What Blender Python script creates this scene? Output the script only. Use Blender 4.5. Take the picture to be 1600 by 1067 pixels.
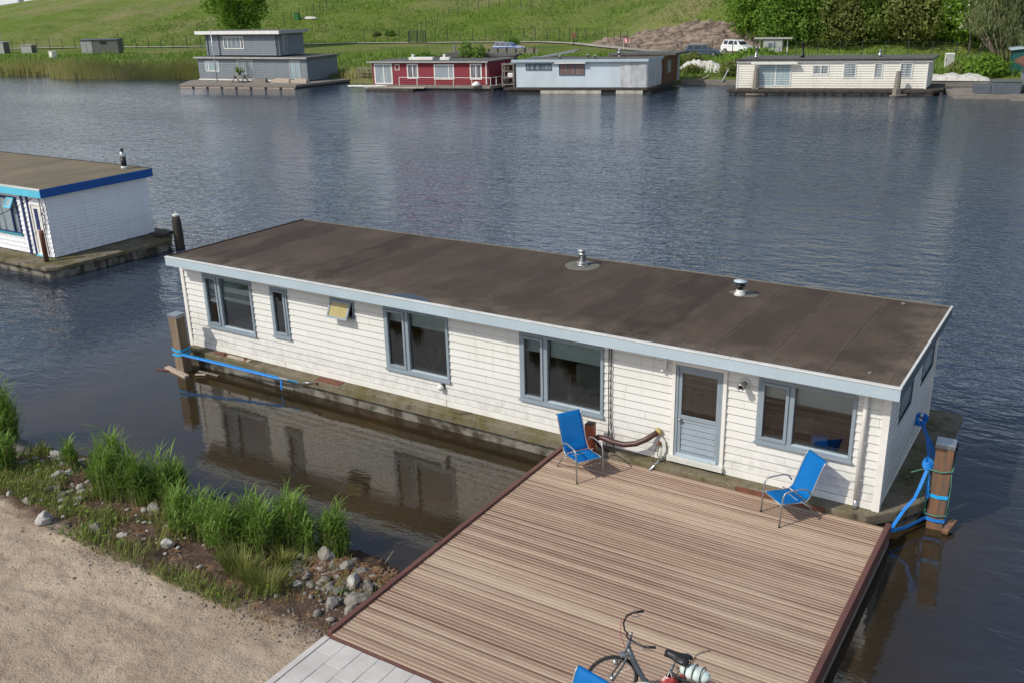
import bpy, bmesh, math, random
import numpy as np
from mathutils import Vector, Matrix, noise as mn

random.seed(7); rng = np.random.default_rng(7)
for o in list(bpy.data.objects): bpy.data.objects.remove(o)
scene = bpy.context.scene
col = scene.collection
PI = math.pi
R = math.radians

# ------------------------------------------------------------------ camera
cam_d = bpy.data.cameras.new('camera'); cam = bpy.data.objects.new('camera', cam_d); col.objects.link(cam)
pit, yaw, rol = R(20.047), R(-32.651), R(-1.459)
fw = Vector((math.sin(yaw)*math.cos(pit), math.cos(yaw)*math.cos(pit), -math.sin(pit)))
ri = Vector((math.cos(yaw), -math.sin(yaw), 0)); up = ri.cross(fw)
r2 = math.cos(rol)*ri + math.sin(rol)*up; u2 = -math.sin(rol)*ri + math.cos(rol)*up
cam.matrix_world = Matrix(((r2.x, u2.x, -fw.x, 20.010), (r2.y, u2.y, -fw.y, -15.584), (r2.z, u2.z, -fw.z, 9.038), (0, 0, 0, 1)))
cam_d.sensor_width = 36; cam_d.lens = 36*1500.6/1600; cam_d.clip_end = 6000; cam_d.clip_start = .1
scene.camera = cam

# ------------------------------------------------------------------ light
SUN_EL = R(42.8)
to_sun = Vector((-.37, -.637, 0)).normalized()
world = bpy.data.worlds.new('World'); scene.world = world; world.use_nodes = True
wn = world.node_tree; bg = wn.nodes['Background']
sky = wn.nodes.new('ShaderNodeTexSky'); sky.sky_type = 'NISHITA'; sky.sun_disc = False
sky.sun_elevation = SUN_EL; sky.sun_rotation = math.atan2(to_sun.x, to_sun.y)
sky.air_density = 1.0; sky.dust_density = 1.6; sky.ozone_density = 1.2; sky.altitude = 0
# broken cloud over the blue
tcw = wn.nodes.new('ShaderNodeTexCoord'); spw = wn.nodes.new('ShaderNodeSeparateXYZ'); wn.links.new(tcw.outputs['Generated'], spw.inputs[0])
def wmath(op, a, b, clamp=False):
    x = wn.nodes.new('ShaderNodeMath'); x.operation = op; x.use_clamp = clamp
    for i, q in enumerate((a, b)):
        if isinstance(q, (int, float)): x.inputs[i].default_value = q
        else: wn.links.new(q, x.inputs[i])
    return x.outputs[0]
zz_ = wmath('ADD', wmath('MAXIMUM', spw.outputs[2], 0.0), .18)
dvx = wn.nodes.new('ShaderNodeCombineXYZ'); wn.links.new(wmath('DIVIDE', spw.outputs[0], zz_), dvx.inputs[0]); wn.links.new(wmath('DIVIDE', spw.outputs[1], zz_), dvx.inputs[1])
cn = wn.nodes.new('ShaderNodeTexNoise'); cn.inputs['Scale'].default_value = .9; cn.inputs['Detail'].default_value = 7; cn.inputs['Roughness'].default_value = .58
wn.links.new(dvx.outputs[0], cn.inputs['Vector'])
mr = wn.nodes.new('ShaderNodeMapRange'); wn.links.new(cn.outputs['Fac'], mr.inputs[0]); mr.inputs[1].default_value = .40; mr.inputs[2].default_value = .66; mr.inputs[3].default_value = .25; mr.inputs[4].default_value = .95
cmix = wn.nodes.new('ShaderNodeMix'); cmix.data_type = 'RGBA'; low_ = wn.nodes.new('ShaderNodeMapRange'); low_.interpolation_type = 'SMOOTHSTEP'; wn.links.new(spw.outputs[2], low_.inputs[0]); low_.inputs[1].default_value = .12; low_.inputs[2].default_value = .42; low_.inputs[3].default_value = 1.0; low_.inputs[4].default_value = .07   # the cloud bank lies low, blue overhead
wn.links.new(wmath('MULTIPLY', mr.outputs[0], low_.outputs[0]), cmix.inputs[0]); wn.links.new(sky.outputs[0], cmix.inputs[6]); cmix.inputs[7].default_value = (8.6, 8.9, 9.4, 1)
wn.links.new(cmix.outputs[2], bg.inputs[0]); bg.inputs[1].default_value = .13
sun_d = bpy.data.lights.new('sun', 'SUN'); sun_d.energy = 3.25; sun_d.angle = R(.5); sun_d.color = (1, .955, .88)
sun = bpy.data.objects.new('sun', sun_d); col.objects.link(sun); sun.location = (0, -20, 40)
dv = Vector((to_sun.x*math.cos(SUN_EL), to_sun.y*math.cos(SUN_EL), math.sin(SUN_EL)))
sun.rotation_euler = dv.to_track_quat('Z', 'Y').to_euler()
vs = scene.view_settings; vs.view_transform = 'Standard'; vs.look = 'None'; vs.exposure = 0.0; vs.gamma = 1; vs.use_curve_mapping = False

# ------------------------------------------------------------------ materials
class N:
    """tiny node helper"""
    def __init__(s, name):
        s.m = bpy.data.materials.new(name); s.m.use_nodes = True; s.t = s.m.node_tree
        s.b = s.t.nodes['Principled BSDF']; s.out = s.t.nodes['Material Output']
    def n(s, typ, **kw):
        x = s.t.nodes.new('ShaderNode'+typ)
        for k, v in kw.items():
            if k.startswith('i_'): x.inputs[k[2:].replace('_', ' ')].default_value = v
            else: setattr(x, k, v)
        return x
    def l(s, a, b): s.t.links.new(a, b)
    def pos(s): return s.n('NewGeometry').outputs['Position']
    def obj(s): return s.n('TexCoord').outputs['Object']
    def mp(s, v, sc=(1, 1, 1), rot=(0, 0, 0), loc=(0, 0, 0)):
        m = s.n('Mapping'); s.l(v, m.inputs[0]); m.inputs['Scale'].default_value = sc; m.inputs['Rotation'].default_value = rot; m.inputs['Location'].default_value = loc
        return m.outputs[0]
    def noise(s, v, scale, detail=5, rough=.55, dist=0):
        x = s.n('TexNoise'); x.inputs['Scale'].default_value = scale; x.inputs['Detail'].default_value = detail
        x.inputs['Roughness'].default_value = rough; x.inputs['Distortion'].default_value = dist
        s.l(v, x.inputs['Vector']); return x.outputs['Fac']
    def math(s, op, a, b=None, c=None, clamp=False):
        x = s.n('Math', operation=op, use_clamp=clamp)
        for i, q in enumerate((a, b, c)):
            if q is None: continue
            if isinstance(q, (int, float)): x.inputs[i].default_value = q
            else: s.l(q, x.inputs[i])
        return x.outputs[0]
    def rng(s, v, a, b, c=0, d=1, smooth=False):
        x = s.n('MapRange'); x.interpolation_type = 'SMOOTHSTEP' if smooth else 'LINEAR'
        s.l(v, x.inputs[0])
        for i, q in enumerate((a, b, c, d)): x.inputs[1+i].default_value = q
        return x.outputs[0]
    def mix(s, f, a, b, mode='MIX'):
        x = s.n('Mix', data_type='RGBA', blend_type=mode)
        for i, q in ((0, f), (6, a), (7, b)):
            if isinstance(q, (int, float)): x.inputs[i].default_value = q
            elif isinstance(q, tuple): x.inputs[i].default_value = (*q, 1) if len(q) == 3 else q
            else: s.l(q, x.inputs[i])
        return x.outputs[2]
    def bump(s, h, strength=.5, dist=.01, normal=None):
        x = s.n('Bump'); x.inputs['Strength'].default_value = strength; x.inputs['Distance'].default_value = dist
        s.l(h, x.inputs['Height'])
        if normal is not None: s.l(normal, x.inputs['Normal'])
        return x.outputs[0]
    def sep(s, v):
        x = s.n('SeparateXYZ'); s.l(v, x.inputs[0]); return x.outputs
    def white(s, v):
        x = s.n('TexWhiteNoise', noise_dimensions='1D'); s.l(v, x.inputs['W']); return x.outputs['Value']
    def set(s, color=None, rough=None, normal=None, metal=None, spec=None):
        for k, q in (('Base Color', color), ('Roughness', rough), ('Normal', normal), ('Metallic', metal), ('Specular IOR Level', spec)):
            if q is None: continue
            i = s.b.inputs[k]
            if isinstance(q, tuple): i.default_value = (*q, 1)
            elif isinstance(q, (int, float)): i.default_value = q
            else: s.l(q, i)
        return s.m

def pm(name, c1, c2=None, rough=.6, sc=3, lo=.35, hi=.65, bump=0, bsc=40, metal=0, stretch=(1, 1, 1), spec=.4, fine=.12, rot=(0, 0, 0), coat=0):
    """paint / wood / stone: two tones in large patches, fine speckle, bump"""
    k = N(name); v = k.mp(k.obj(), stretch, rot)
    c2 = c2 or tuple(q*.78 for q in c1)
    f = k.rng(k.noise(v, sc, 6, .6), lo, hi)
    c = k.mix(f, c1, c2)
    g = k.noise(v, sc*14, 4, .7)
    c = k.mix(fine, c, k.mix(g, (.0, .0, .0), (1, 1, 1)), 'OVERLAY') if fine else c
    k.set(color=c, rough=k.rng(g, .3, .7, max(.05, rough-.1), min(1, rough+.1)), metal=metal, spec=spec)
    if bump: k.set(normal=k.bump(k.noise(v, bsc, 5, .65), .8, bump))
    if coat: k.b.inputs['Coat Weight'].default_value = coat
    return k.m

def leaf_mat(name, c1, c2, sc=.8, trans=.35, c3=None):
    """foliage: patches of two leaf tones, light passes through the blades"""
    k = N(name); v = k.pos()
    f = k.rng(k.noise(v, sc, 4, .6), .35, .65)
    c = k.mix(f, c1, c2)
    ri_ = k.n('NewGeometry').outputs['Random Per Island']
    c = k.mix(k.rng(ri_, 0, 1, 0, .55), c, c3 or tuple(min(1, q*1.7) for q in c2))
    k.set(color=c, rough=.55, spec=.25)
    tr = k.n('BsdfTranslucent'); k.l(k.mix(.5, c, (.16, .24, .03)), tr.inputs[0])
    ms = k.n('MixShader'); ms.inputs[0].default_value = trans
    k.l(k.b.outputs[0], ms.inputs[1]); k.l(tr.outputs[0], ms.inputs[2]); k.l(ms.outputs[0], k.out.inputs[0])
    return k.m

def glass_mat(name, tint=(.9, .95, .95), refl=1.0):
    k = N(name)
    fr = k.n('Fresnel'); fr.inputs[0].default_value = 1.55
    t = k.n('BsdfTransparent'); t.inputs[0].default_value = (*tint, 1)
    g = k.n('BsdfGlossy'); g.inputs['Roughness'].default_value = .02
    g.inputs[0].default_value = (refl, refl, refl, 1)
    ms = k.n('MixShader'); k.l(k.math('MULTIPLY', fr.outputs[0], 2.8, clamp=True), ms.inputs[0])
    k.l(t.outputs[0], ms.inputs[1]); k.l(g.outputs[0], ms.inputs[2]); k.l(ms.outputs[0], k.out.inputs[0])
    return k.m

def siding_mat(name, base, dirt, pitch, z0, stain=.35):
    k = N(name); p = k.obj(); x, y, z = k.sep(p)
    idx = k.math('FLOOR', k.math('DIVIDE', k.math('SUBTRACT', z, z0), pitch))
    seg = k.math('FLOOR', k.math('ADD', k.math('DIVIDE', k.math('ADD', x, y), 3.7), k.math('MULTIPLY', idx, .37)))
    w = k.white(k.math('ADD', k.math('MULTIPLY', idx, 7.31), k.math('MULTIPLY', seg, 3.17)))
    c = k.mix(k.rng(w, 0, 1, 0, .22), base, dirt)
    n1 = k.rng(k.noise(k.mp(p, (1, 1, .35)), 1.3, 6, .65), .48, .8)
    c = k.mix(k.math('MULTIPLY', n1, stain), c, dirt)
    sg = k.math('FRACT', k.math('ADD', k.math('DIVIDE', k.math('ADD', x, y), 3.7), k.math('MULTIPLY', idx, .37)))
    joint = k.math('LESS_THAN', sg, .0022)
    c = k.mix(k.math('MULTIPLY', joint, .6), c, tuple(q*.35 for q in dirt))
    strk = k.math('MULTIPLY', k.rng(k.noise(k.mp(p, (5, 5, .22)), 1.6, 4, .6), .58, .75), k.rng(k.noise(p, .5, 3), .4, .6))
    c = k.mix(k.math('MULTIPLY', strk, .5), c, tuple(q*f for q, f in zip(dirt, (.62, .66, .52))))
    low = k.rng(z, z0+.05, z0+.9, .45, 0)
    c = k.mix(k.math('MULTIPLY', low, k.rng(k.noise(p, 5, 5, .7), .4, .65)), c, tuple(q*.62 for q in dirt))
    n2 = k.noise(k.mp(p, (3, 3, 30)), 3, 4, .6)
    return k.set(color=k.mix(.1, c, n2, 'OVERLAY'), rough=.55, normal=k.bump(n2, .25, .004), spec=.35)

M = {}
M['siding'] = siding_mat('cream_siding', (.70, .695, .655), (.55, .545, .49), .157, .6)
M['siding_white'] = siding_mat('white_siding', (.84, .85, .88), (.72, .73, .74), .17, .5)
M['siding_aged'] = siding_mat('aged_white_siding', (.80, .77, .67), (.58, .55, .45), .157, .5, .6)
M['siding_grey'] = siding_mat('grey_blue_siding', (.17, .20, .225), (.235, .25, .25), .15, .45, .9)
M['siding_red'] = siding_mat('dark_red_siding', (.24, .018, .03), (.19, .016, .025), .16, .5, .6)
M['white'] = pm('white_paint', (.80, .78, .73), (.70, .68, .62), .5, 2, fine=.08)
M['trim'] = pm('pale_trim', (.66, .66, .62), (.55, .55, .50), .45, 3)
M['fascia'] = pm('pale_blue_paint', (.44, .53, .58), (.40, .485, .53), .45, 1.2, fine=.05)
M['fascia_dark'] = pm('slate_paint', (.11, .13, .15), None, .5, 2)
M['blue_frame'] = pm('blue_grey_paint', (.265, .315, .35), (.225, .275, .31), .4, 2.2, fine=.06)
M['door_panel'] = pm('door_blue_paint', (.30, .355, .39), (.265, .32, .355), .45, 2.2, fine=.06)
M['glass'] = glass_mat('window_glass', (.80, .86, .86))
M['far_pane'] = pm('curtained_pane', (.10, .13, .15), (.26, .31, .33), .08, 1.3, lo=.45, hi=.55, stretch=(3, 3, .3), spec=.7, fine=0)
M['far_pane_pale'] = pm('pale_curtain_pane', (.34, .44, .46), (.24, .33, .36), .1, 1.6, stretch=(3, 3, .3), spec=.7, fine=0)
M['blind'] = pm('grey_blind', (.56, .60, .57), (.5, .55, .52), .8, 3, fine=.05)
M['blind_stripe'] = None
M['dark'] = pm('interior_wall_paint', (.30, .26, .25), (.22, .18, .18), .8, 1.5)
M['floor_in'] = pm('interior_boards', (.32, .16, .09), (.22, .11, .065), .4, 2)
M['sofa'] = pm('grey_green_upholstery', (.25, .28, .23), (.2, .22, .19), .9, 4, bump=.004)
M['black'] = pm('black_plastic', (.012, .012, .013), (.02, .02, .021), .4, 8)
M['steel'] = pm('galvanised_steel', (.52, .53, .54), (.42, .43, .44), .32, 6, metal=.85)
M['alu'] = pm('silver_grey_tube', (.40, .40, .39), (.34, .34, .33), .38, 6, metal=.6)
M['bright_metal'] = pm('dull_zinc_flue', (.55, .56, .55), (.42, .42, .42), .45, 5, metal=.9)
M['bitumen_pad'] = pm('pale_bitumen_pad', (.17, .165, .135), (.12, .115, .095), .9, 6, bump=.004)
M['wood_dark'] = pm('wet_dark_timber', (.035, .028, .022), (.07, .058, .045), .75, 4, stretch=(1, 1, .25), bump=.01)
M['wood_pile'] = pm('weathered_pile', (.27, .20, .135), (.17, .125, .085), .8, 3, stretch=(4, 4, .4), bump=.012, bsc=14)
M['wood_fresh'] = pm('reddish_pile', (.27, .125, .06), (.115, .088, .065), .75, 2.4, stretch=(4, 4, .4), bump=.01, bsc=14)
M['wood_grey'] = pm('grey_timber', (.26, .235, .20), (.17, .15, .125), .85, 3, stretch=(.5, 3, 3), bump=.01, bsc=16)
M['wood_pale'] = pm('pale_sawn_plank', (.50, .41, .32), (.38, .30, .24), .8, 3, stretch=(.5, 4, 4), bump=.006)
M['hardwood'] = pm('red_brown_hardwood', (.155, .068, .052), (.115, .052, .042), .55, 2.5, stretch=(3, .5, 3), bump=.003)
M['redwood_post'] = pm('orange_red_post', (.38, .085, .03), (.25, .06, .028), .55, 4, stretch=(4, 4, .5), bump=.005)
M['rust'] = pm('rusty_steel', (.20, .075, .04), (.11, .05, .035), .85, 7, bump=.006)
M['strap'] = pm('blue_webbing', (.010, .22, .66), (.010, .16, .52), .6, 14, bump=.002, bsc=120)
M['strap_light'] = pm('pale_blue_webbing', (.02, .42, .80), (.015, .34, .72), .6, 14, bump=.002, bsc=120)
M['rope'] = pm('green_rope', (.06, .19, .13), (.09, .24, .17), .8, 30, bump=.004, bsc=90)
M['hose'] = pm('brown_hose', (.085, .036, .03), (.06, .028, .025), .4, 8)
M['sling'] = None
M['rubber'] = pm('rubber', (.018, .016, .015), (.03, .027, .024), .75, 10)
M['bike_paint'] = pm('graphite_bike_paint', (.085, .10, .115), (.07, .082, .095), .28, 4, coat=.4)
M['grey_plastic'] = pm('pale_grey_guard', (.52, .52, .50), (.42, .42, .41), .4, 5)
M['red_cloth'] = pm('red_cloth', (.30, .03, .03), (.55, .42, .40), .8, 14, lo=.5, hi=.56)
M['bundle'] = pm('mint_patterned_bag', (.46, .58, .52), (.62, .68, .64), .7, 13, bump=.006)
M['roof_far'] = pm('grey_bitumen', (.085, .083, .078), (.125, .12, .11), .9, 1.4, bump=.01, bsc=8)
M['roof_brown'] = pm('mossy_bitumen', (.14, .118, .075), (.19, .155, .095), .95, 1.0, lo=.4, hi=.62, stretch=(1, .35, 1), bump=.01, bsc=12)
M['cyan_paint'] = pm('light_blue_paint', (.12, .55, .70), (.10, .48, .64), .5, 2)
M['royal_paint'] = pm('royal_blue_paint', (.01, .10, .36), (.01, .085, .32), .5, 2)
M['navy_paint'] = pm('navy_paint', (.025, .04, .14), None, .5, 2)
M['teal_paint'] = pm('teal_frame_paint', (.05, .33, .38), None, .5, 2)
M['sheet'] = pm('pale_blue_panel', (.58, .66, .70), (.50, .57, .60), .6, .9, stretch=(1, 1, .4))
M['tarp'] = pm('grey_tarpaulin', (.40, .41, .42), (.55, .56, .56), .4, 1.4, stretch=(2, 2, .5), bump=.06, bsc=2.2)
M['wood_brown'] = pm('brown_board_wall', (.17, .075, .035), (.12, .055, .03), .7, 2, stretch=(3, 3, .4))
M['float'] = pm('weathered_white_float', (.55, .52, .43), (.30, .27, .21), .8, 1.2)
M['conc_side'] = pm('stained_concrete', (.22, .205, .17), (.055, .045, .03), .9, 2.6, lo=.42, hi=.6, bump=.012, bsc=10)
M['shed_grey'] = pm('grey_green_panel', (.13, .14, .125), (.10, .108, .098), .7, 1.5)
M['pale_grey'] = pm('pale_grey_panel', (.40, .41, .38), (.33, .34, .31), .6, 1.5)
M['green_shed'] = pm('green_corrugated', (.01, .10, .085), (.012, .08, .07), .6, 2, stretch=(8, 8, .2))
M['white_car'] = pm('white_car_paint', (.80, .81, .80), (.74, .75, .74), .2, 2, coat=.5, fine=0)
M['blue_car'] = pm('slate_blue_car_paint', (.07, .10, .14), (.06, .085, .12), .2, 2, coat=.5, fine=0)
M['pale_blue_car'] = pm('blue_car_paint', (.13, .19, .36), None, .2, 2, coat=.5, fine=0)
M['car_glass'] = pm('car_glass', (.02, .025, .03), None, .05, 2, spec=.8, fine=0)
M['wire'] = pm('dark_green_wire', (.03, .055, .04), None, .6, 5)
M['pink'] = pm('pink_flag', (.65, .22, .22), (.75, .5, .48), .8, 3)
M['bag'] = pm('white_bags', (.66, .65, .60), (.42, .40, .34), .7, 3, bump=.05, bsc=4)
M['tower'] = pm('pale_tower', (.62, .65, .68), None, .6, .05, fine=0)
M['hazy_block'] = pm('haze_tinted_blue_grey', (.24, .30, .36), None, .8, .02, fine=0)  # distance haze painted into the far block's colour
M['rock'] = pm('grey_rock', (.30, .275, .235), (.18, .16, .135), .9, 5, bump=.02, bsc=16)
M['rock_pale'] = pm('pale_rock', (.47, .45, .41), (.27, .25, .22), .9, 6, bump=.02, bsc=16)
M['rock_dark'] = pm('dark_rock', (.13, .115, .10), (.22, .20, .17), .85, 5, bump=.02, bsc=16)
M['litter'] = pm('dead_stalks', (.34, .21, .11), (.16, .075, .035), .9, 2.2, fine=.2)
M['twig'] = pm('bleached_twig', (.30, .25, .20), (.16, .12, .09), .9, 8)
M['bark'] = pm('bark', (.14, .12, .10), (.09, .075, .06), .9, 6, bump=.03, bsc=9)
M['leaf_dark'] = leaf_mat('dark_leaves', (.095, .18, .025), (.16, .265, .045), trans=.5)
M['leaf_mid'] = leaf_mat('mid_green_leaves', (.10, .19, .024), (.16, .28, .04), trans=.45)
M['leaf_bright'] = leaf_mat('bright_green_leaves', (.10, .195, .02), (.17, .29, .035), trans=.45)
M['leaf_olive'] = leaf_mat('olive_leaves', (.16, .215, .05), (.25, .29, .075), trans=.45, c3=(.28, .25, .10))
M['leaf_willow'] = leaf_mat('willow_leaves', (.13, .155, .06), (.20, .23, .09), trans=.45, c3=(.30, .33, .17))
M['blossom'] = pm('white_blossom', (.70, .70, .60), (.6, .62, .5), .8, 3)
M['reed'] = leaf_mat('reed_blades', (.105, .215, .024), (.16, .30, .045), 1.2, .4, c3=(.33, .42, .11))
M['reed_base'] = leaf_mat('dry_reed_stems', (.22, .19, .08), (.30, .25, .13), 1.5, .2, c3=(.40, .34, .2))
M['weed'] = leaf_mat('weed_leaves', (.095, .15, .02), (.19, .23, .045), 2.0, .3, c3=(.42, .35, .14))
M['far_reed'] = leaf_mat('far_reed_blades', (.33, .29, .12), (.24, .27, .06), .25, .4, c3=(.5, .43, .22))
M['far_grass'] = leaf_mat('far_grass_blades', (.10, .21, .02), (.15, .27, .03), .12, .3, c3=(.26, .32, .07))

def striped():
    k = N('striped_blind'); x, y, z = k.sep(k.obj())
    s = k.math('GREATER_THAN', k.math('FRACT', k.math('MULTIPLY', z, 3.6)), .5)
    return k.set(color=k.mix(s, (.08, .15, .13), (.60, .63, .56)), rough=.8)
M['blind_stripe'] = striped()

def sling_mat():
    k = N('blue_mesh_fabric'); p = k.obj()
    n = k.noise(p, 220, 2, .5)
    k.set(color=k.mix(k.noise(p, 4, 3), (.0, .20, .56), (.0, .235, .62)), rough=.6, normal=k.bump(n, .5, .0015), spec=.3)
    t = k.n('BsdfTransparent'); t.inputs[0].default_value = (.35, .6, .95, 1)
    tr = k.n('BsdfTranslucent'); tr.inputs[0].default_value = (.0, .10, .45, 1)
    m1 = k.n('MixShader'); m1.inputs[0].default_value = .25; k.l(k.b.outputs[0], m1.inputs[1]); k.l(tr.outputs[0], m1.inputs[2])
    m2 = k.n('MixShader'); m2.inputs[0].default_value = .26; k.l(m1.outputs[0], m2.inputs[1]); k.l(t.outputs[0], m2.inputs[2]); k.l(m2.outputs[0], k.out.inputs[0])
    return k.m
M['sling'] = sling_mat()

def roof_mat():
    """brown mineral felt: sheets 1 m wide across the roof, lap seams, pale dust along seams and edges, darker rain stains"""
    k = N('brown_roof_felt'); p = k.pos(); x, y, z = k.sep(p)
    wob = k.math('MULTIPLY', k.math('SUBTRACT', k.noise(k.mp(p, (.5, .8, 1)), .8, 2), .5), .10)
    xs = k.math('DIVIDE', k.math('ADD', k.math('ADD', x, wob), .25), 1.04)
    idx = k.math('FLOOR', xs); fr = k.math('FRACT', xs)
    w = k.white(idx)
    c = k.mix(w, (.042, .029, .021), (.074, .053, .039))
    n1 = k.noise(k.mp(p, (1, .45, 1)), 1.1, 6, .62)
    c = k.mix(k.rng(n1, .46, .72), c, (.100, .073, .051))
    c = k.mix(k.math('MULTIPLY', k.rng(k.noise(k.mp(p, (1.6, .5, 1)), 2.0, 6, .7), .48, .7), .4), c, (.044, .034, .029))
    seam = k.math('SUBTRACT', 1, k.rng(k.math('ABSOLUTE', k.math('SUBTRACT', fr, .5)), .40, .5, 1, 0))
    seamd = k.rng(k.math('ABSOLUTE', k.math('SUBTRACT', fr, .5)), .485, .5, 0, 1)
    c = k.mix(k.math('MULTIPLY', seam, k.rng(k.noise(p, 1.6, 4), .38, .66, 0, .75)), c, (.115, .086, .063))
    c = k.mix(k.math('MULTIPLY', seamd, .85), c, (.022, .018, .015))
    ed = k.rng(y, -.3, .55, 1, 0)
    er = k.rng(x, 16.7, 17.6, 0, 1)
    e = k.math('MULTIPLY', k.math('MAXIMUM', ed, er), k.rng(k.noise(p, 2.1, 5, .65), .38, .62))
    c = k.mix(k.math('MULTIPLY', e, .75), c, (.17, .135, .10))
    g = k.noise(p, 90, 3, .7)
    c = k.mix(.5, c, g, 'OVERLAY')
    h = k.math('ADD', k.math('MULTIPLY', seamd, .6), k.math('MULTIPLY', g, .3))
    h = k.math('ADD', h, k.math('MULTIPLY', k.noise(p, 1.4, 3), 2.0))
    return k.set(color=c, rough=.88, normal=k.bump(h, .6, .012), spec=.3)
M['roof'] = roof_mat()

def deck_mat():
    k = N('weathered_decking'); p = k.pos(); x, y, z = k.sep(p)
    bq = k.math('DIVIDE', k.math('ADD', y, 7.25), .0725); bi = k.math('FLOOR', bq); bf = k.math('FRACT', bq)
    w = k.white(k.math('MULTIPLY', bi, 3.13))
    w2 = k.noise(k.mp(p, (.16, 3.2, 1)), 1.0, 3, .6)
    f = k.math('ADD', k.math('MULTIPLY', w, .62), k.math('MULTIPLY', k.rng(w2, .3, .7), .42))
    c = k.mix(k.rng(f, .25, .55), (.165, .094, .064), (.32, .215, .148))
    c = k.mix(k.rng(f, .6, .9), c, (.47, .37, .255))
    n = k.noise(k.mp(p, (.5, 16, 1)), 3, 6, .65)
    c = k.mix(k.rng(n, .4, .7, 0, .45), c, (.15, .085, .066))
    c = k.mix(k.rng(k.noise(k.mp(p, (.35, .8, 1)), .9, 4, .6), .45, .7, 0, .4), c, (.43, .345, .26))
    c = k.mix(k.math('MULTIPLY', k.rng(bf, .18, .30, .5, 0), k.rng(k.noise(k.mp(p, (1, 14, 1)), 1.5, 3), .3, .6, .55, 1)), c, (.58, .45, .34))   # sunlit arris painted as a pale strip on each board's sun-facing edge
    c = k.mix(k.rng(bf, .78, .9, 0, .35), c, (.10, .065, .05))
    c = k.mix(.12, c, k.noise(p, 60, 3), 'OVERLAY')
    return k.set(color=c, rough=.75, normal=k.bump(n, .4, .003), spec=.25)
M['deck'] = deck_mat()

def ledge_mat():
    k = N('mossy_washed_concrete'); p = k.pos()
    v = k.n('TexVoronoi'); v.inputs['Scale'].default_value = 55; k.l(p, v.inputs['Vector'])
    c = k.mix(v.outputs['Distance'], (.30, .26, .19), (.09, .075, .05))
    c = k.mix(k.rng(k.noise(p, 1.4, 5, .65), .42, .66), c, (.115, .105, .035))
    c = k.mix(k.rng(k.noise(p, 3.3, 5, .7), .52, .7), c, (.05, .038, .026))
    return k.set(color=c, rough=.92, normal=k.bump(v.outputs['Distance'], .6, .008), spec=.2)
M['ledge'] = ledge_mat()

def water_mat():
    k = N('lake_water'); p = k.pos(); x, y, z = k.sep(p)
    a = k.noise(k.mp(p, (.55, 1.25, 1), (0, 0, R(-22))), .85, 3, .55, .4)
    b = k.noise(k.mp(p, (.7, 1.5, 1), (0, 0, R(-38)), (3, 7, 0)), 2.1, 3, .6, .3)
    c = k.noise(k.mp(p, (.8, 1.4, 1), (0, 0, R(-8))), 5.5, 2, .55, .2)
    gust = k.rng(k.noise(k.mp(p, (.35, 1, 1), (0, 0, R(-20))), .045, 3, .5), .3, .7, .5, 1.4)
    # open water is ruffled, the strip sheltered between house and bank lies calm
    m = k.math('MAXIMUM', k.rng(y, 1.5, 9, 0, 1, True), k.rng(x, -.5, -7, 0, .7, True))
    m = k.math('MAXIMUM', m, k.rng(x, 17.9, 21.5, 0, .5, True))
    mm = k.math('MULTIPLY', k.math('ADD', k.math('MULTIPLY', m, .965), .035), gust)
    h = k.math('ADD', k.math('MULTIPLY', a, .7), k.math('MULTIPLY', b, .55))
    h = k.math('ADD', h, k.math('MULTIPLY', c, .13))
    h = k.math('MULTIPLY', h, mm)
    tiny = k.math('MULTIPLY', k.noise(k.mp(p, (1, 2.2, 1), (0, 0, R(25))), 8, 2), .007)
    h = k.math('ADD', h, tiny)
    murk = k.mix(k.rng(k.noise(p, .35, 4), .35, .7), (.040, .026, .011), (.022, .017, .009))
    k.set(color=k.mix(k.math('POWER', m, .6), murk, (.019, .032, .054)), rough=.03, normal=k.bump(h, 1.0, WAVE), spec=.5)
    k.b.inputs['IOR'].default_value = 1.6
    return k.m
WAVE = .15
M['water'] = water_mat()
M['puddle'] = N('rain_puddle').set(color=(.012, .014, .02), rough=.02, spec=.9)

def soil_mat():
    k = N('sand_and_soil'); p = k.pos(); x, y, z = k.sep(p)
    edge = k.math('ADD', y, k.math('MULTIPLY', k.math('SUBTRACT', k.noise(p, 1.3, 5, .65), .5), .9))
    f = k.rng(edge, -7.55, -7.2, 0, 1, True)
    sand = k.mix(k.rng(k.noise(p, .55, 5, .6), .38, .62), (.49, .392, .285), (.37, .288, .204))
    sand = k.mix(k.rng(k.noise(k.mp(p, (.6, 1.5, 1), (0, 0, .5)), 2.4, 6, .7), .5, .72, 0, .75), sand, (.195, .138, .10))
    sp = k.noise(p, 27, 3, .75)
    sand = k.mix(k.rng(sp, .56, .68, 0, .75), sand, (.15, .10, .075))
    sand = k.mix(k.rng(k.noise(p, 60, 2, .6), .66, .74, 0, .8), sand, (.6, .52, .43))
    soil = k.mix(k.noise(p, 9, 6, .75), (.045, .030, .022), (.17, .115, .082))
    soil = k.mix(k.rng(k.noise(p, 2.2, 5, .65), .52, .68, 0, .7), soil, (.30, .18, .095))
    wet = k.rng(z, .0, .09, 1, 0)
    soil = k.mix(wet, soil, (.03, .022, .015))
    c = k.mix(f, sand, soil)
    h = k.math('ADD', k.math('MULTIPLY', k.noise(p, 6, 6, .7), 1.0), k.math('MULTIPLY', sp, .35))
    return k.set(color=c, rough=.95, normal=k.bump(h, .9, .07), spec=.15)
M['soil'] = soil_mat()

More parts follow.
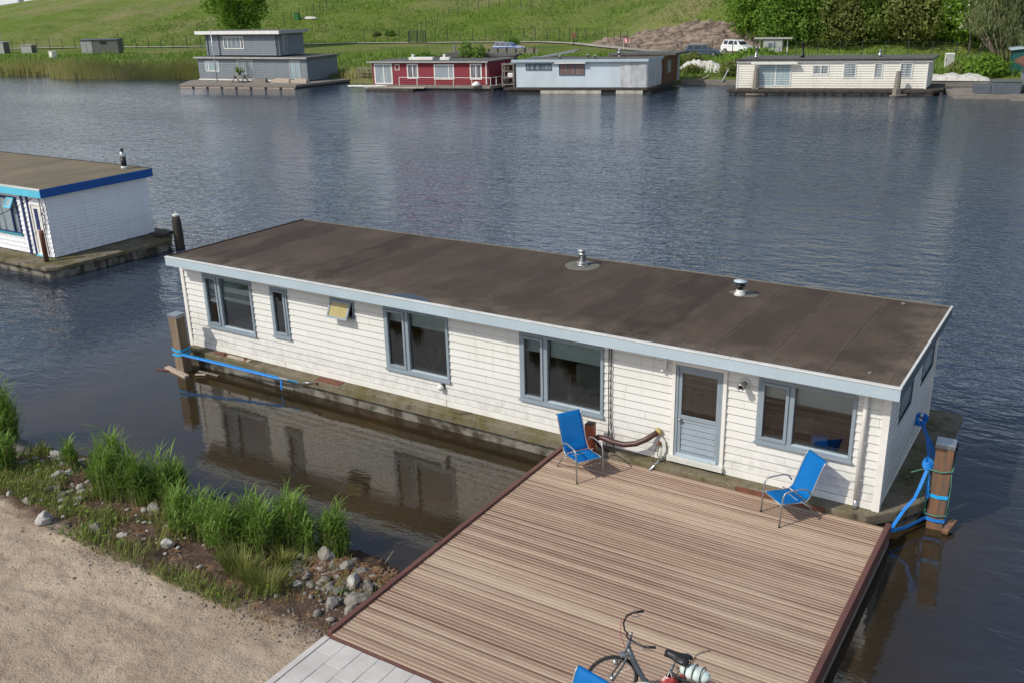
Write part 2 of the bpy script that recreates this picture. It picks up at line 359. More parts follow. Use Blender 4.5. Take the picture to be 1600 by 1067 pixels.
def paver_mat():
    k = N('concrete_pavers'); p = k.pos()
    c = k.mix(k.rng(k.noise(p, 1.7, 5, .6), .35, .65), (.60, .565, .525), (.48, .45, .415))
    ri_ = k.n('NewGeometry').outputs['Random Per Island']
    c = k.mix(k.rng(ri_, 0, 1, 0, .4), c, (.34, .325, .30))
    c = k.mix(k.rng(k.noise(p, 5, 5, .7), .55, .72, 0, .6), c, (.58, .55, .52))
    return k.set(color=c, rough=.85, normal=k.bump(k.noise(p, 45, 4), .4, .004), spec=.25)
M['paver'] = paver_mat()

def hill_mat():
    k = N('rough_meadow'); p = k.pos()
    v1 = k.mp(p, (1, 1, 1), (0, 0, R(35)))
    c = k.mix(k.rng(k.noise(v1, .035, 5, .55), .38, .62), (.165, .24, .034), (.215, .25, .065))
    c = k.mix(k.rng(k.noise(k.mp(p, (.5, 1.3, 1), (0, 0, R(40))), .16, 6, .7), .45, .68, 0, .8), c, (.085, .155, .020))
    c = k.mix(k.rng(k.noise(k.mp(p, (1, .5, 1), (0, 0, R(20)), (40, 0, 0)), .055, 6, .68), .49, .66, 0, .8), c, (.34, .28, .15))
    c = k.mix(k.rng(k.noise(p, 1.1, 5, .75), .5, .7, 0, .6), c, (.25, .28, .085))
    c = k.mix(k.rng(k.noise(p, 2.3, 5, .75), .5, .7, 0, .65), c, (.05, .095, .014))
    h = k.math('ADD', k.noise(p, .8, 6, .75), k.math('MULTIPLY', k.noise(p, 3.5, 4, .7), .4))
    return k.set(color=c, rough=.95, normal=k.bump(h, 1.0, .8), spec=.1)
M['hill'] = hill_mat()
M['dirt'] = pm('bare_earth', (.29, .225, .17), (.075, .054, .04), .95, .8, lo=.36, hi=.64, fine=.5, bump=.3, bsc=1.3, stretch=(.6, 1, 2.2))
M['path'] = pm('gravel_path', (.42, .38, .31), (.33, .30, .24), .95, .3)

# ------------------------------------------------------------------ mesh helpers
class MB:
    def __init__(s): s.v = []; s.f = []
    def add(s, vs_, fs):
        n = len(s.v); s.v += [tuple(q) for q in vs_]; s.f += [tuple(i+n for i in q) for q in fs]; return s
    def box(s, x0, x1, y0, y1, z0, z1):
        return s.add([(x0, y0, z0), (x1, y0, z0), (x1, y1, z0), (x0, y1, z0), (x0, y0, z1), (x1, y0, z1), (x1, y1, z1), (x0, y1, z1)],
                     [(0, 3, 2, 1), (4, 5, 6, 7), (0, 1, 5, 4), (1, 2, 6, 5), (2, 3, 7, 6), (3, 0, 4, 7)])
    def bar(s, a, b, w, h, upv=(0, 0, 1)):
        """box beam from a to b, width w sideways, height h along up"""
        a = Vector(a); b = Vector(b); d = (b-a).normalized(); sd = d.cross(Vector(upv))
        if sd.length < 1e-4: sd = d.cross(Vector((1, 0, 0)))
        sd.normalize(); uu = sd.cross(d)
        P = [q + sd*i*w/2 + uu*j*h/2 for q in (a, b) for i, j in ((-1, -1), (1, -1), (1, 1), (-1, 1))]
        return s.add(P, [(3, 2, 1, 0), (4, 5, 6, 7), (0, 1, 5, 4), (1, 2, 6, 5), (2, 3, 7, 6), (3, 0, 4, 7)])
    def tube(s, pts, r, n=8, cap=True):
        pts = [Vector(q) for q in pts]; m = len(pts); rr = r if isinstance(r, (list, tuple)) else [r]*m
        t0 = (pts[1]-pts[0]).normalized()
        a = t0.cross(Vector((0, 0, 1)));  a = a if a.length > 1e-3 else t0.cross(Vector((1, 0, 0))); a.normalize()
        V = []; F = []
        for i in range(m):
            t = (pts[min(i+1, m-1)]-pts[max(i-1, 0)]).normalized()
            a = (a - t*a.dot(t)); a = a if a.length > 1e-4 else t.orthogonal(); a.normalize(); b = t.cross(a)
            for k in range(n):
                q = 2*PI*k/n; V.append(pts[i] + (a*math.cos(q)+b*math.sin(q))*rr[i])
        for i in range(m-1):
            for k in range(n):
                F.append((i*n+k, i*n+(k+1) % n, (i+1)*n+(k+1) % n, (i+1)*n+k))
        if cap: F += [tuple(range(n-1, -1, -1)), tuple((m-1)*n+k for k in range(n))]
        return s.add(V, F)
    def lathe(s, prof, c=(0, 0, 0), n=20, axis='z'):
        V = []; F = []
        for r_, h in prof:
            for k in range(n):
                q = 2*PI*k/n; a, b = r_*math.cos(q), r_*math.sin(q)
                p = (a, b, h) if axis == 'z' else ((a, h, b) if axis == 'y' else (h, a, b))
                V.append((p[0]+c[0], p[1]+c[1], p[2]+c[2]))
        for i in range(len(prof)-1):
            for k in range(n): F.append((i*n+k, i*n+(k+1) % n, (i+1)*n+(k+1) % n, (i+1)*n+k))
        if prof[0][0] > 1e-5: F.append(tuple(range(n-1, -1, -1)))
        if prof[-1][0] > 1e-5: F.append(tuple((len(prof)-1)*n+k for k in range(n)))
        return s.add(V, F)
    def prism(s, poly, z0, z1):
        n = len(poly)
        return s.add([(x, y, z0) for x, y in poly]+[(x, y, z1) for x, y in poly],
                     [tuple(range(n-1, -1, -1)), tuple(range(n, 2*n))]+[(i, (i+1) % n, n+(i+1) % n, n+i) for i in range(n)])
    def prism_y(s, poly, y0, y1):
        n = len(poly)
        return s.add([(x, y0, z) for x, z in poly]+[(x, y1, z) for x, z in poly],
                     [tuple(range(n)), tuple(range(2*n-1, n-1, -1))]+[(i, n+i, n+(i+1) % n, (i+1) % n) for i in range(n)])
    def ribbon(s, pts, w, t, upv=(0, 0, 1)):
        """flat webbing: width w along upv, thickness t"""
        pts = [Vector(q) for q in pts]; V = []; F = []; U = Vector(upv)
        for i, p in enumerate(pts):
            d = (pts[min(i+1, len(pts)-1)]-pts[max(i-1, 0)]).normalized()
            u_ = U - d*U.dot(d); u_ = u_.normalized() if u_.length > 1e-3 else d.orthogonal().normalized(); sd = d.cross(u_)
            V += [p+u_*w/2+sd*t/2, p+u_*w/2-sd*t/2, p-u_*w/2-sd*t/2, p-u_*w/2+sd*t/2]
        for i in range(len(pts)-1):
            for k in range(4): F.append((i*4+k, i*4+(k+1) % 4, i*4+4+(k+1) % 4, i*4+4+k))
        n = len(V); F += [(0, 1, 2, 3), (n-1, n-2, n-3, n-4)]
        return s.add(V, F)
    def frame(s, x0, x1, z0, z1, w, y0, y1):
        """four-sided frame in the xz plane"""
        s.box(x0, x1, y0, y1, z0, z0+w); s.box(x0, x1, y0, y1, z1-w, z1)
        s.box(x0, x0+w, y0, y1, z0+w, z1-w); s.box(x1-w, x1, y0, y1, z0+w, z1-w); return s
    def build(s, name, mat, parent=None, smooth=False, bevel=0, fix=True, loc=None, rz=0):
        me = bpy.data.meshes.new(name); me.from_pydata(s.v, [], s.f); me.update()
        if fix:
            bm = bmesh.new(); bm.from_mesh(me); bmesh.ops.recalc_face_normals(bm, faces=bm.faces); bm.to_mesh(me); bm.free()
        if smooth: me.polygons.foreach_set('use_smooth', [True]*len(me.polygons))
        o = bpy.data.objects.new(name, me); col.objects.link(o)
        for m_ in (mat if isinstance(mat, list) else [mat]): me.materials.append(M[m_] if isinstance(m_, str) else m_)
        if parent is not None: o.parent = parent
        if loc is not None: o.location = loc
        o.rotation_euler.z = rz
        if bevel:
            b = o.modifiers.new('bevel', 'BEVEL'); b.width = bevel; b.segments = 2; b.limit_method = 'ANGLE'
        return o

def raw(name, V, F, mat, parent=None, smooth=False):
    """mesh straight from numpy arrays (all faces the same size)"""
    me = bpy.data.meshes.new(name); V = np.asarray(V, dtype=np.float32); F = np.asarray(F, dtype=np.int32); k = F.shape[1]
    me.vertices.add(len(V)); me.vertices.foreach_set('co', V.ravel())
    me.loops.add(F.size); me.loops.foreach_set('vertex_index', F.ravel())
    me.polygons.add(len(F)); me.polygons.foreach_set('loop_start', np.arange(0, F.size, k, dtype=np.int32))
    me.polygons.foreach_set('loop_total', np.full(len(F), k, dtype=np.int32))
    if smooth: me.polygons.foreach_set('use_smooth', np.ones(len(F), dtype=bool))
    me.update(calc_edges=True); me.validate()
    for m_ in (mat if isinstance(mat, list) else [mat]): me.materials.append(M[m_])
    o = bpy.data.objects.new(name, me); col.objects.link(o)
    if parent is not None: o.parent = parent
    return o

def tag(o, label, cat, group=None):
    o['label'] = label; o['category'] = cat
    if group: o['group'] = group
    return o
def thing(name, label, cat, loc=(0, 0, 0), rz=0, group=None):
    o = bpy.data.objects.new(name, None); o.empty_display_size = .2; col.objects.link(o)
    o.location = loc; o.rotation_euler = (0, 0, rz); return tag(o, label, cat, group)
def kind(o, k_): o['kind'] = k_; return o
def kids(o): return [c for c in bpy.data.objects if c.parent == o]
def copy_tree(o, parent=None):
    c = o.copy(); col.objects.link(c)
    if parent is not None: c.parent = parent
    for ch in kids(o): copy_tree(ch, c)
    return c
def grid_faces(nx, ny):
    i, j = np.meshgrid(np.arange(nx-1), np.arange(ny-1), indexing='ij'); a = (i*ny+j).ravel()
    return np.stack([a, a+ny, a+ny+1, a+1], 1)

def siding(mb, x0, x1, z0, z1, holes, pitch, zs, lap, fn, groove=.015, rec=.014):
    """lapped boards between x0..x1, z0..z1 with rectangular openings; fn maps (x, depth, z) to the wall"""
    xs = sorted({x0, x1, *[q for h in holes for q in (h[0], h[1])]})
    for a, b in zip(xs, xs[1:]):
        mid = (a+b)/2; cuts = sorted([(h[2], h[3]) for h in holes if h[0] < mid < h[1]])
        segs = []; z = z0
        for c0, c1 in cuts: segs.append((z, c0)); z = c1
        segs.append((z, z1))
        for s0, s1 in segs:
            if s1-s0 < .005: continue
            i = math.floor((s0-zs)/pitch)
            while zs+i*pitch < s1-1e-6:
                zb = zs+i*pitch; lo, hi = max(zb, s0), min(zb+pitch, s1); i += 1
                if hi-lo < 1e-4: continue
                d = lambda z_: lap*(1-(z_-zb)/pitch)
                g_ = groove if (lo == zb and hi-lo > groove*1.5) else 0; l2 = lo+g_
                mb.add([fn(a, d(l2), l2), fn(b, d(l2), l2), fn(b, d(hi), hi), fn(a, d(hi), hi)], [(0, 1, 2, 3)])
                if lo == zb: mb.add([fn(a, -rec, l2), fn(b, -rec, l2), fn(b, d(l2), l2), fn(a, d(l2), l2)], [(0, 1, 2, 3)])
                if g_: mb.add([fn(a, -rec, lo), fn(b, -rec, lo), fn(b, -rec, l2), fn(a, -rec, l2)], [(0, 1, 2, 3)])
                mb.add([fn(a, -rec, hi), fn(b, -rec, hi), fn(b, d(hi), hi), fn(a, d(hi), hi)], [(0, 1, 2, 3)])
    return mb
# ------------------------------------------------------------------ setting: water, far shore and hill, near bank
SHX = [-900, -200, -120, -107, -101, -97, -93, -76, -51, -18, -13, 5, 9, 60, 300]
SHY = [-40, 30, 55, 60, 64, 61.5, 61, 65.2, 66.5, 75, 76.3, 81, 82, 92, 110]
HBX = [-900, -240, -163, -146, -124, -110, -97, -81, -69, -64, -57, -48, -39, -29, -22, -11, 0, 10, 60, 300]
HBY = [40, 70, 93, 101, 105.5, 112, 119.5, 123, 126, 128, 125, 119.5, 112, 107.5, 108, 108, 107.5, 106, 110, 125]
def ground_z(x, y, lumps=True):
    s = y - np.interp(x, SHX, SHY)
    z = np.where(s < 0, np.maximum(-1.5, s*.8-.05), np.minimum(1.0, .42 + s*.075))
    h = y - np.interp(x, HBX, HBY)
    slope = np.interp(x, [-60, -30], [.235, .42])
    rise = np.clip(h, 0, 400)*slope
    rise = np.where(rise < 1.2, rise*rise/2.4, rise-.6)                    # soft foot
    w = (x-20)*.537 + (y+15.6)*.843
    cap = np.clip(4.9 + .215*(w+5.5), .2, 15)
    return z + cap*(1-np.exp(-rise/cap)) if False else z + cap*(1-np.exp(-(rise/cap)**1.6))**.625
def gz(x, y): return float(ground_z(np.float64(x), np.float64(y)))

kind(MB().add([(-420, -300, 0), (420, -300, 0), (420, 100.0, 0), (-420, 100.0, 0)], [(0, 1, 2, 3)]).build('water', 'water', fix=False), 'structure')

gx = np.concatenate([np.linspace(-2400, -330, 14), np.arange(-320, 90, 1.6), np.linspace(96, 420, 12)])
gy = np.concatenate([np.linspace(-300, 24, 10), np.arange(28, 215, 1.3), np.linspace(220, 900, 16)])
X, Y = np.meshgrid(gx, gy, indexing='ij')
Z = ground_z(X, Y)
lump = np.array([mn.fractal((a*.16, b*.16, 0), 1.0, 2.0, 4) for a, b in zip(X.ravel(), Y.ravel())]).reshape(X.shape)
Z = Z - np.clip(-X-360, 0, None)*.0062      # the polder beyond lies low
Z = Z + np.where(Z > 1.3, lump*.35, np.where(Z > .6, lump*.07, 0))
# far behind the crest the land lies flat again
o = raw('hillside', np.stack([X.ravel(), Y.ravel(), Z.ravel()], 1), grid_faces(len(gx), len(gy)), 'hill', smooth=True)
kind(o, 'structure')

# gravel path along the foot of the hill
pth = [(-320, 60), (-240, 68), (-163, 91), (-146, 99), (-124, 103.5), (-110, 110), (-97, 117.5), (-81, 121), (-69, 124), (-62, 124.5), (-55, 121.5), (-47, 115), (-38, 108), (-30, 104), (-22, 103), (0, 103), (30, 103)]
px = np.interp(np.linspace(0, len(pth)-1, 160), range(len(pth)), [q[0] for q in pth]); py = np.interp(np.linspace(0, len(pth)-1, 160), range(len(pth)), [q[1] for q in pth])
V = []
for i in range(160):
    dx, dy = px[min(i+1, 159)]-px[max(i-1, 0)], py[min(i+1, 159)]-py[max(i-1, 0)]; L = math.hypot(dx, dy); nx_, ny_ = -dy/L, dx/L
    for k_ in (-1.1, 1.1):
        a, b = px[i]+nx_*k_, py[i]+ny_*k_; V.append((a, b, gz(a, b)+.14))
kind(raw('path', V, grid_faces(160, 2), 'path'), 'structure')

# the bare cut in the slope behind the cars
nu, nv = 200, 80; V = []
for i in range(nu):
    u = i/(nu-1); x = -53+31*u
    hb = np.interp(x, HBX, HBY)
    dep = np.interp(u, [0, .15, .35, .6, .85, 1], [.6, 2.5, 6.5, 9.5, 9, 5.5])
    for j in range(nv):
        v = j/(nv-1); y = hb - 1.6 + (dep+1.6)*v
        n_ = mn.fractal((x*.55, y*.8, 3), .75, 2.1, 7)
        edge = min(1, v*9, (1-v)*14, u*12, (1-u)*10)
        bulge = .9*math.sin(min(1, v*1.15)*PI*.55)**1.5 * (1-max(0, v-.86)/.14)
        V.append((x + n_*.25, y, gz(x, y) - .12 + edge*(.22 + bulge*.75 + .55*n_)))
kind(raw('bare_earth_bank', V, grid_faces(nu, nv), 'dirt'), 'structure')

# near bank: from the water up to the levelled sand
def bank_z(x, y):
    yy = y + .18*math.sin(x*1.7) + .22*mn.noise((x*.8, 0, 5)) + np.interp(x, [-3, .8, 2.2, 4], [-.5, -.25, 0, 0])*0
    p = np.interp(yy, [-8.6, -7.45, -7.0, -6.3, -5.6, -5.15, -4.7, -3.5], [.30, .30, .25, .17, .09, .01, -.12, -.5])
    rough_ = np.interp(yy, [-7.6, -7.2], [.012, .055])
    low = .03*mn.noise((x*.7, y*.7, 1))
    return float(p) + rough_*mn.fractal((x*3.1, y*3.1, 0), .8, 2.1, 5) + low
rqf = random.Random(21); prints = []
for w_ in range(9):                                     # trails of footprints over the sand
    a_ = rqf.uniform(0, 2*PI); px_, py_ = rqf.uniform(2, 11), rqf.uniform(-12, -8)
    for s_ in range(9):
        px_ += .62*math.cos(a_); py_ += .62*math.sin(a_); a_ += rqf.uniform(-.12, .12); sd_ = .09*(1 if s_ % 2 else -1)
        prints.append((px_-sd_*math.sin(a_), py_+sd_*math.cos(a_), a_))
flat_z = bank_z
def bank_z(x, y):
    z = flat_z(x, y)
    if y < -7.3:
        for fx, fy, fa in prints:
            dx, dy = x-fx, y-fy
            if dx*dx+dy*dy < .09:
                u = dx*math.cos(fa)+dy*math.sin(fa); v = -dx*math.sin(fa)+dy*math.cos(fa); q = (u/.14)**2+(v/.055)**2
                z += -.022*math.exp(-q*q) + .009*math.exp(-(q-1.9)**2*2)
        z += .012*mn.noise((x*1.3, y*1.3, 7)) + .006*mn.fractal((x*5, y*5, 2), .8, 2, 3)
        for ry in (.0, 1.35): z -= .014*math.exp(-(((y+8.9-ry*.9)-.16*(x-6)+.15*math.sin(x*.6))/.12)**4)   # shallow ruts
    return z
bx_ = np.arange(-4, 11.75, .055); by_ = np.arange(-13.2, -3.6, .055)
V = [(a, b, bank_z(a, b)) for a in bx_ for b in by_]
kind(raw('sandy_bank', V, grid_faces(len(bx_), len(by_)), 'soil', smooth=True), 'structure')
kind(MB().box(11.3, 40, -14, -7.45, -.5, .20).build('ground_under_paving', 'soil'), 'structure')
kind(MB().box(-60, -3.9, -40, -6, -.5, .25).build('ground', 'soil'), 'structure')
kind(MB().box(-3.95, 11.4, -40, -13.1, -.5, .28).build('ground_beyond', 'soil'), 'structure')

# pavers (60 x 30 slabs in half bond, laid parallel to the deck side) with an edging kerb
mb = MB(); cx_ = 11.47; sw = .305
for row in range(14):
    xa = cx_+row*sw; y0 = -7.318
    if row % 2: mb.box(xa+.003, xa+sw-.003, y0-sw/2+.003, y0, .25, .345); y0 -= sw/2
    for k_ in range(13):
        mb.box(xa+.003, xa+sw-.003, y0-sw+.003, y0-.003, .25, .345+random.uniform(-.004, .004)); y0 -= sw
kind(mb.build('paving', 'paver', bevel=.006), 'structure')
mb = MB()
for k_ in range(5): mb.box(11.36, 11.462, -7.31-(k_+1)*1.0+.004, -7.31-k_*1.0, .1, .352)
kind(mb.build('paving_kerb', 'paver', bevel=.008), 'structure')
# ------------------------------------------------------------------ the white houseboat
hb = thing('houseboat', 'long white clapboard houseboat with flat brown roof and pale blue fascia at the deck', 'houseboat', (0, 0, 0))
Z0, ZT = .478, 2.69
front = lambda x, d, z: (x, -d, z)
WIN = [  # x0, x1, z0, z1, mullion, blind material, blind drop
    (.77, 2.50, 1.12, 2.53, 1.33, 'blind_stripe', .62), (3.14, 3.70, 1.25, 2.51, None, None, 0), (6.66, 8.42, 1.08, 2.55, 7.30, 'blind', .34),
    (10.22, 12.14, 1.07, 2.54, 10.83, 'blind', .40), (15.21, 16.91, 1.29, 2.53, 15.82, 'blind', .36)]
DOOR = (13.58, 14.64, .56, 2.55); VENTW = (5.08, 5.80, 2.08, 2.52)
holes = [(w[0]+.03, w[1]-.03, w[2]+.03, w[3]-.03) for w in WIN] + [(DOOR[0]+.02, DOOR[1]-.02, Z0, DOOR[3]-.02), (VENTW[0]+.03, VENTW[1]-.03, VENTW[2]+.03, VENTW[3]-.03)]
mb = MB(); siding(mb, .06, 17.34, .60, 2.77, holes, .157, .60, .026, front)
mb.build('front_cladding', 'siding', hb, fix=False)
SW = [(1.06, 2.1, 1.72, 2.35), (3.1, 4.25, 1.72, 2.35)]
mb = MB(); siding(mb, .06, 4.44, .60, 2.74, SW, .157, .60, .004, lambda a, d, z: (17.42+d, a, z), .034, .05)
mb.build('end_cladding', 'siding', hb, fix=False)
mb = MB(); siding(mb, .06, 4.44, .60, 2.74, [], .157, .60, .026, lambda a, d, z: (-d, a, z)); mb.build('end_cladding', 'siding', hb, fix=False)
MB().box(.06, 17.34, 4.48, 4.5, Z0, 2.72).build('rear_cladding', 'siding', hb)
mb = MB()
for x0, x1 in ((.06, 3.4), (3.41, 8.29), (8.30, 13.57)): mb.box(x0, x1-.006, -.034, .0, .47, .602)
mb.box(14.65, 17.34, -.034, .0, .47, .602); mb.build('skirting_board', 'white', hb, bevel=.004)
mb = MB(); mb.box(17.40, 17.434, .06, 4.44, .47, .602); mb.build('skirting_board', 'white', hb)
for x0, x1, y0, y1 in ((-.045, .07, -.045, .07), (17.33, 17.455, -.045, .07), (17.33, 17.455, 4.40, 4.515), (-.045, .07, 4.40, 4.515)):
    MB().box(x0, x1, y0, y1, .46, 2.74).build('corner_trim', 'white', hb, bevel=.004)
# roof
mb = MB()
n1, n2 = 150, 42
for i in range(n1):
    for j in range(n2):
        x = .04 + 17.56*i/(n1-1); y = -.445 + 4.87*j/(n2-1)
        e = min(1, (x-.04)*4, (17.6-x)*4, (y+.445)*4, (4.425-y)*4)
        mb.v.append((x, y, 2.943 - .0103*(y+.445) + .016*e*mn.fractal((x*.5, y*.5, 2), 1, 2, 3) - .014*math.exp(-((x-7.5)/.7)**2-((y+.12)/.3)**2)))
mb.f = [tuple(q) for q in grid_faces(n1, n2)]
roof = mb.build('roof', 'roof', hb, smooth=True, fix=False)
MB().box(.04, 17.6, -.445, 4.425, 2.75, 2.872).build('roof_deck', 'dark', roof)
MB().box(.01, 17.637, -.478, -.448, 2.735, 2.943).build('front_fascia', 'fascia', roof, bevel=.003)
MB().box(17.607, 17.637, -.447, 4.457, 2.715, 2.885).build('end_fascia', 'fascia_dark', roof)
MB().box(.01, .04, -.447, 4.457, 2.715, 2.885).build('end_fascia', 'fascia', roof)
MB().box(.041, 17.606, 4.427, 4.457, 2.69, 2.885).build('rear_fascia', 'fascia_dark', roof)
mb = MB(); xs = [.0, 2.9, 5.9, 8.9, 11.9, 14.8, 17.648]
for a, b in zip(xs, xs[1:]): mb.box(a+.002, b-.002, -.49, -.395, 2.946, 2.966+random.uniform(0, .003))
mb.build('roof_edge_trim', 'trim', roof, bevel=.006)
MB().bar((17.616, -.39, 2.953), (17.616, 4.467, 2.905), .046, .024).build('roof_edge_trim', 'trim', roof, bevel=.006)
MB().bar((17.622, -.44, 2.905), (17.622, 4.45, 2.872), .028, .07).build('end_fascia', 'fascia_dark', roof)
MB().bar((.022, -.39, 2.953), (.022, 4.467, 2.905), .05, .026).build('roof_edge_trim', 'wood_dark', roof, bevel=.006)
MB().bar((.025, -.44, 2.905), (.025, 4.45, 2.872), .028, .07).build('end_fascia', 'fascia', roof)
MB().box(.048, 17.584, 4.425, 4.467, 2.886, 2.915).build('roof_edge_trim', 'bitumen_pad', roof, bevel=.006)
MB().box(.04, 17.6, -.446, 4.44, 2.742, 2.748).build('soffit', 'white', roof)
# flues
def flue(name, x, y, parts):
    pad = MB().lathe([(.42, 0), (.40, .012), (.30, .018), (.0, .02)], (x, y, 2.893), 28).build(name, 'bitumen_pad', hb, smooth=False)
    for nm, prof, mat in parts: MB().lathe(prof, (x, y, 2.90), 20).build(nm, mat, pad, smooth=True)
flue('flue', 9.62, 3.80, [('base_collar', [(.13, 0), (.12, .035), (.105, .045), (.105, .06)], 'bright_metal'), ('storm_collar', [(.10, .06), (.145, .066), (.105, .10)], 'bright_metal'),
     ('pipe', [(.088, .10), (.088, .27), (.105, .275), (.105, .295), (.08, .30), (.08, .36)], 'steel'), ('cap', [(.07, .36), (.12, .365), (.125, .375), (.0, .395)], 'bright_metal')])
flue('flue', 13.67, 3.24, [('base_collar', [(.13, 0), (.11, .05), (.075, .12), (.07, .13)], 'trim'), ('pipe', [(.062, .13), (.062, .21)], 'black'),
     ('louvre', [(.08, .205), (.11, .21), (.115, .225), (.08, .23), (.08, .245), (.11, .25), (.11, .262), (.085, .268), (.085, .30)], 'black'), ('cap', [(.08, .30), (.14, .305), (.145, .32), (.0, .34)], 'fascia')])
# small leftovers on the felt
MB().lathe([(.035, 0), (.035, .03), (.02, .05), (.0, .052)], (17.05, .0, 2.935), 10).build('roof_outlet', 'bitumen_pad', roof, smooth=True)
MB().lathe([(.05, 0), (.05, .035), (.0, .04)], (16.75, 4.2, 2.893), 10).build('roof_outlet', 'bitumen_pad', roof, smooth=True)
# windows
def sash(parent, x0, x1, z0, z1, y):
    s_ = MB().frame(x0, x1, z0, z1, .055, y-.03, y+.02).build('sash', 'blue_frame', parent, bevel=.004)
def window(x0, x1, z0, z1, xm, bm_, drop, yf=-.045):
    mb = MB(); w = .062
    mb.box(x0, x1, yf, .09, z1-w, z1); mb.box(x0, x1, yf, .09, z0, z0+w)
    mb.box(x0, x0+w, yf, .09, z0+w, z1-w); mb.box(x1-w, x1, yf, .09, z0+w, z1-w)
    if xm: mb.box(xm-.045, xm+.045, yf+.004, .09, z0+w, z1-w)
    f = mb.build('window', 'blue_frame', hb, bevel=.005)
    if xm:
        sash(f, x0+w+.004, xm-.049, z0+w+.004, z1-w-.004, yf+.012)
        MB().add([(x0+w+.02, -.01, z0+w+.02), (xm-.06, -.01, z0+w+.02), (xm-.06, -.01, z1-w-.02), (x0+w+.02, -.01, z1-w-.02)], [(0, 1, 2, 3)]).build('pane', 'glass', f, fix=False)
        MB().add([(xm+.045, .02, z0+w), (x1-w, .02, z0+w), (x1-w, .02, z1-w), (xm+.045, .02, z1-w)], [(0, 1, 2, 3)]).build('pane', 'glass', f, fix=False)
        MB().box(xm+.05, x1-w-.004, yf+.012, .015, z0+w, z0+w+.022).build('glazing_bead', 'fascia', f)
    else:
        sash(f, x0+w+.004, x1-w-.004, z0+w+.004, z1-w-.004, yf+.012)
        MB().add([(x0+w+.02, -.01, z0+w+.02), (x1-w-.02, -.01, z0+w+.02), (x1-w-.02, -.01, z1-w-.02), (x0+w+.02, -.01, z1-w-.02)], [(0, 1, 2, 3)]).build('pane', 'glass', f, fix=False)
    MB().box(x0-.02, x1+.02, yf-.03, yf+.002, z0-.03, z0+.012).build('sill', 'blue_frame', f, bevel=.004)
    if bm_:
        MB().box(x0+w, (xm or x1)-.05, .10, .106, z1-w-drop*.9, z1-w).build('blind', bm_, f)
        MB().box((xm or x0)+.05, x1-w, .10, .106, z1-w-drop, z1-w).build('blind', bm_, f)
    MB().box(x0+.03, x1-.03, .095, .28, z0+.02, z0+.05).build('inner_sill', 'white', f)
    return f
for w in WIN: window(*w)
# little top-hung window standing open
f = MB().frame(*VENTW, .05, -.04, .09).build('window', 'blue_frame', hb, bevel=.004)
sf = MB().frame(-.31, .31, -.42, 0, .05, -.02, .02).build('open_sash', 'blue_frame', f, bevel=.004); sf.location = (5.44, -.05, 2.475); sf.rotation_euler.x = R(-27)
pn = MB().box(-.262, .262, -.004, .004, -.372, -.048).build('ochre_pane', pm('frosted_ochre_glass', (.36, .29, .10), (.40, .33, .14), .25, 4), f); pn.location = sf.location; pn.rotation_euler.x = R(-27)
for a, b, z0_, z1_ in SW:
    f = MB().box(17.395, 17.43, a-.05, b+.05, z0_-.05, z0_).box(17.395, 17.43, a-.05, a, z0_, z1_).box(17.395, 17.43, b, b+.05, z0_, z1_).box(17.395, 17.43, a-.05, b+.05, z1_, z1_+.05).build('window', 'fascia_dark', hb)
    MB().add([(17.41, a, z0_), (17.41, b, z0_), (17.41, b, z1_), (17.41, a, z1_)], [(0, 1, 2, 3)]).build('pane', 'far_pane', f, fix=False)
# door
x0, x1, z0, z1 = DOOR
mb = MB(); mb.box(x0, x0+.07, -.055, .08, z0, z1); mb.box(x1-.07, x1, -.055, .08, z0, z1); mb.box(x0+.07, x1-.07, -.055, .08, z1-.06, z1)
df = mb.build('door_frame', 'white', hb, bevel=.004)
mb = MB(); a0, a1 = x0+.075, x1-.075; mb.box(a0, a0+.05, -.035, .06, z0+.07, z1-.065); mb.box(a1-.05, a1, -.035, .06, z0+.07, z1-.065); mb.box(a0+.05, a1-.05, -.035, .06, z1-.11, z1-.065)
mb.build('inner_frame', 'blue_frame', df, bevel=.004)
MB().box(x0-.02, x1+.02, -.12, .06, z0-.04, z0+.065).build('threshold', 'trim', df, bevel=.006)
b0, b1, zb0, zb1 = a0+.054, a1-.054, z0+.075, z1-.114
mb = MB(); st = .062; zmid = 1.45
mb.box(b0, b0+st, -.02, .025, zb0, zb1); mb.box(b1-st, b1, -.02, .025, zb0, zb1); mb.box(b0+st, b1-st, -.02, .025, zb1-.1, zb1)
mb.box(b0+st, b1-st, -.02, .025, zmid-.05, zmid+.03); mb.box(b0+st, b1-st, -.02, .025, zb0, zb0+.1)
dr = mb.build('door', 'blue_frame', hb, bevel=.004)
mb = MB(); siding(mb, b0+st, b1-st, zb0+.1, zmid-.05, [], .118, zb0+.1, .014, lambda x, d, z: (x, .008-d, z)); mb.build('panel', 'door_panel', dr, fix=False)
MB().add([(b0+st, .0, zmid+.03), (b1-st, .0, zmid+.03), (b1-st, .0, zb1-.1), (b0+st, .0, zb1-.1)], [(0, 1, 2, 3)]).build('pane', 'glass', dr, fix=False)
MB().box(b0+st-.01, b1-st+.01, .05, .056, zmid+.1, zb1-.09).build('door_curtain', pm('brown_grey_curtain', (.20, .17, .14), (.14, .12, .10), .85, 2, stretch=(6, 1, .3)), dr)
MB().box(b0, b1, -.055, -.021, zb0-.005, zb0+.06).build('weather_bar', 'fascia', dr, bevel=.006)
mb = MB(); mb.lathe([(.03, -.022), (.03, -.03), (.012, -.034), (.012, -.06), (.026, -.064), (.028, -.085), (.0, -.09)], (b0+.05, 0, 1.40), 14, 'y'); mb.build('knob', 'steel', dr, smooth=True)
MB().box(b0+.04, b0+.06, -.024, -.02, 1.28, 1.34).build('lock_plate', 'steel', dr)
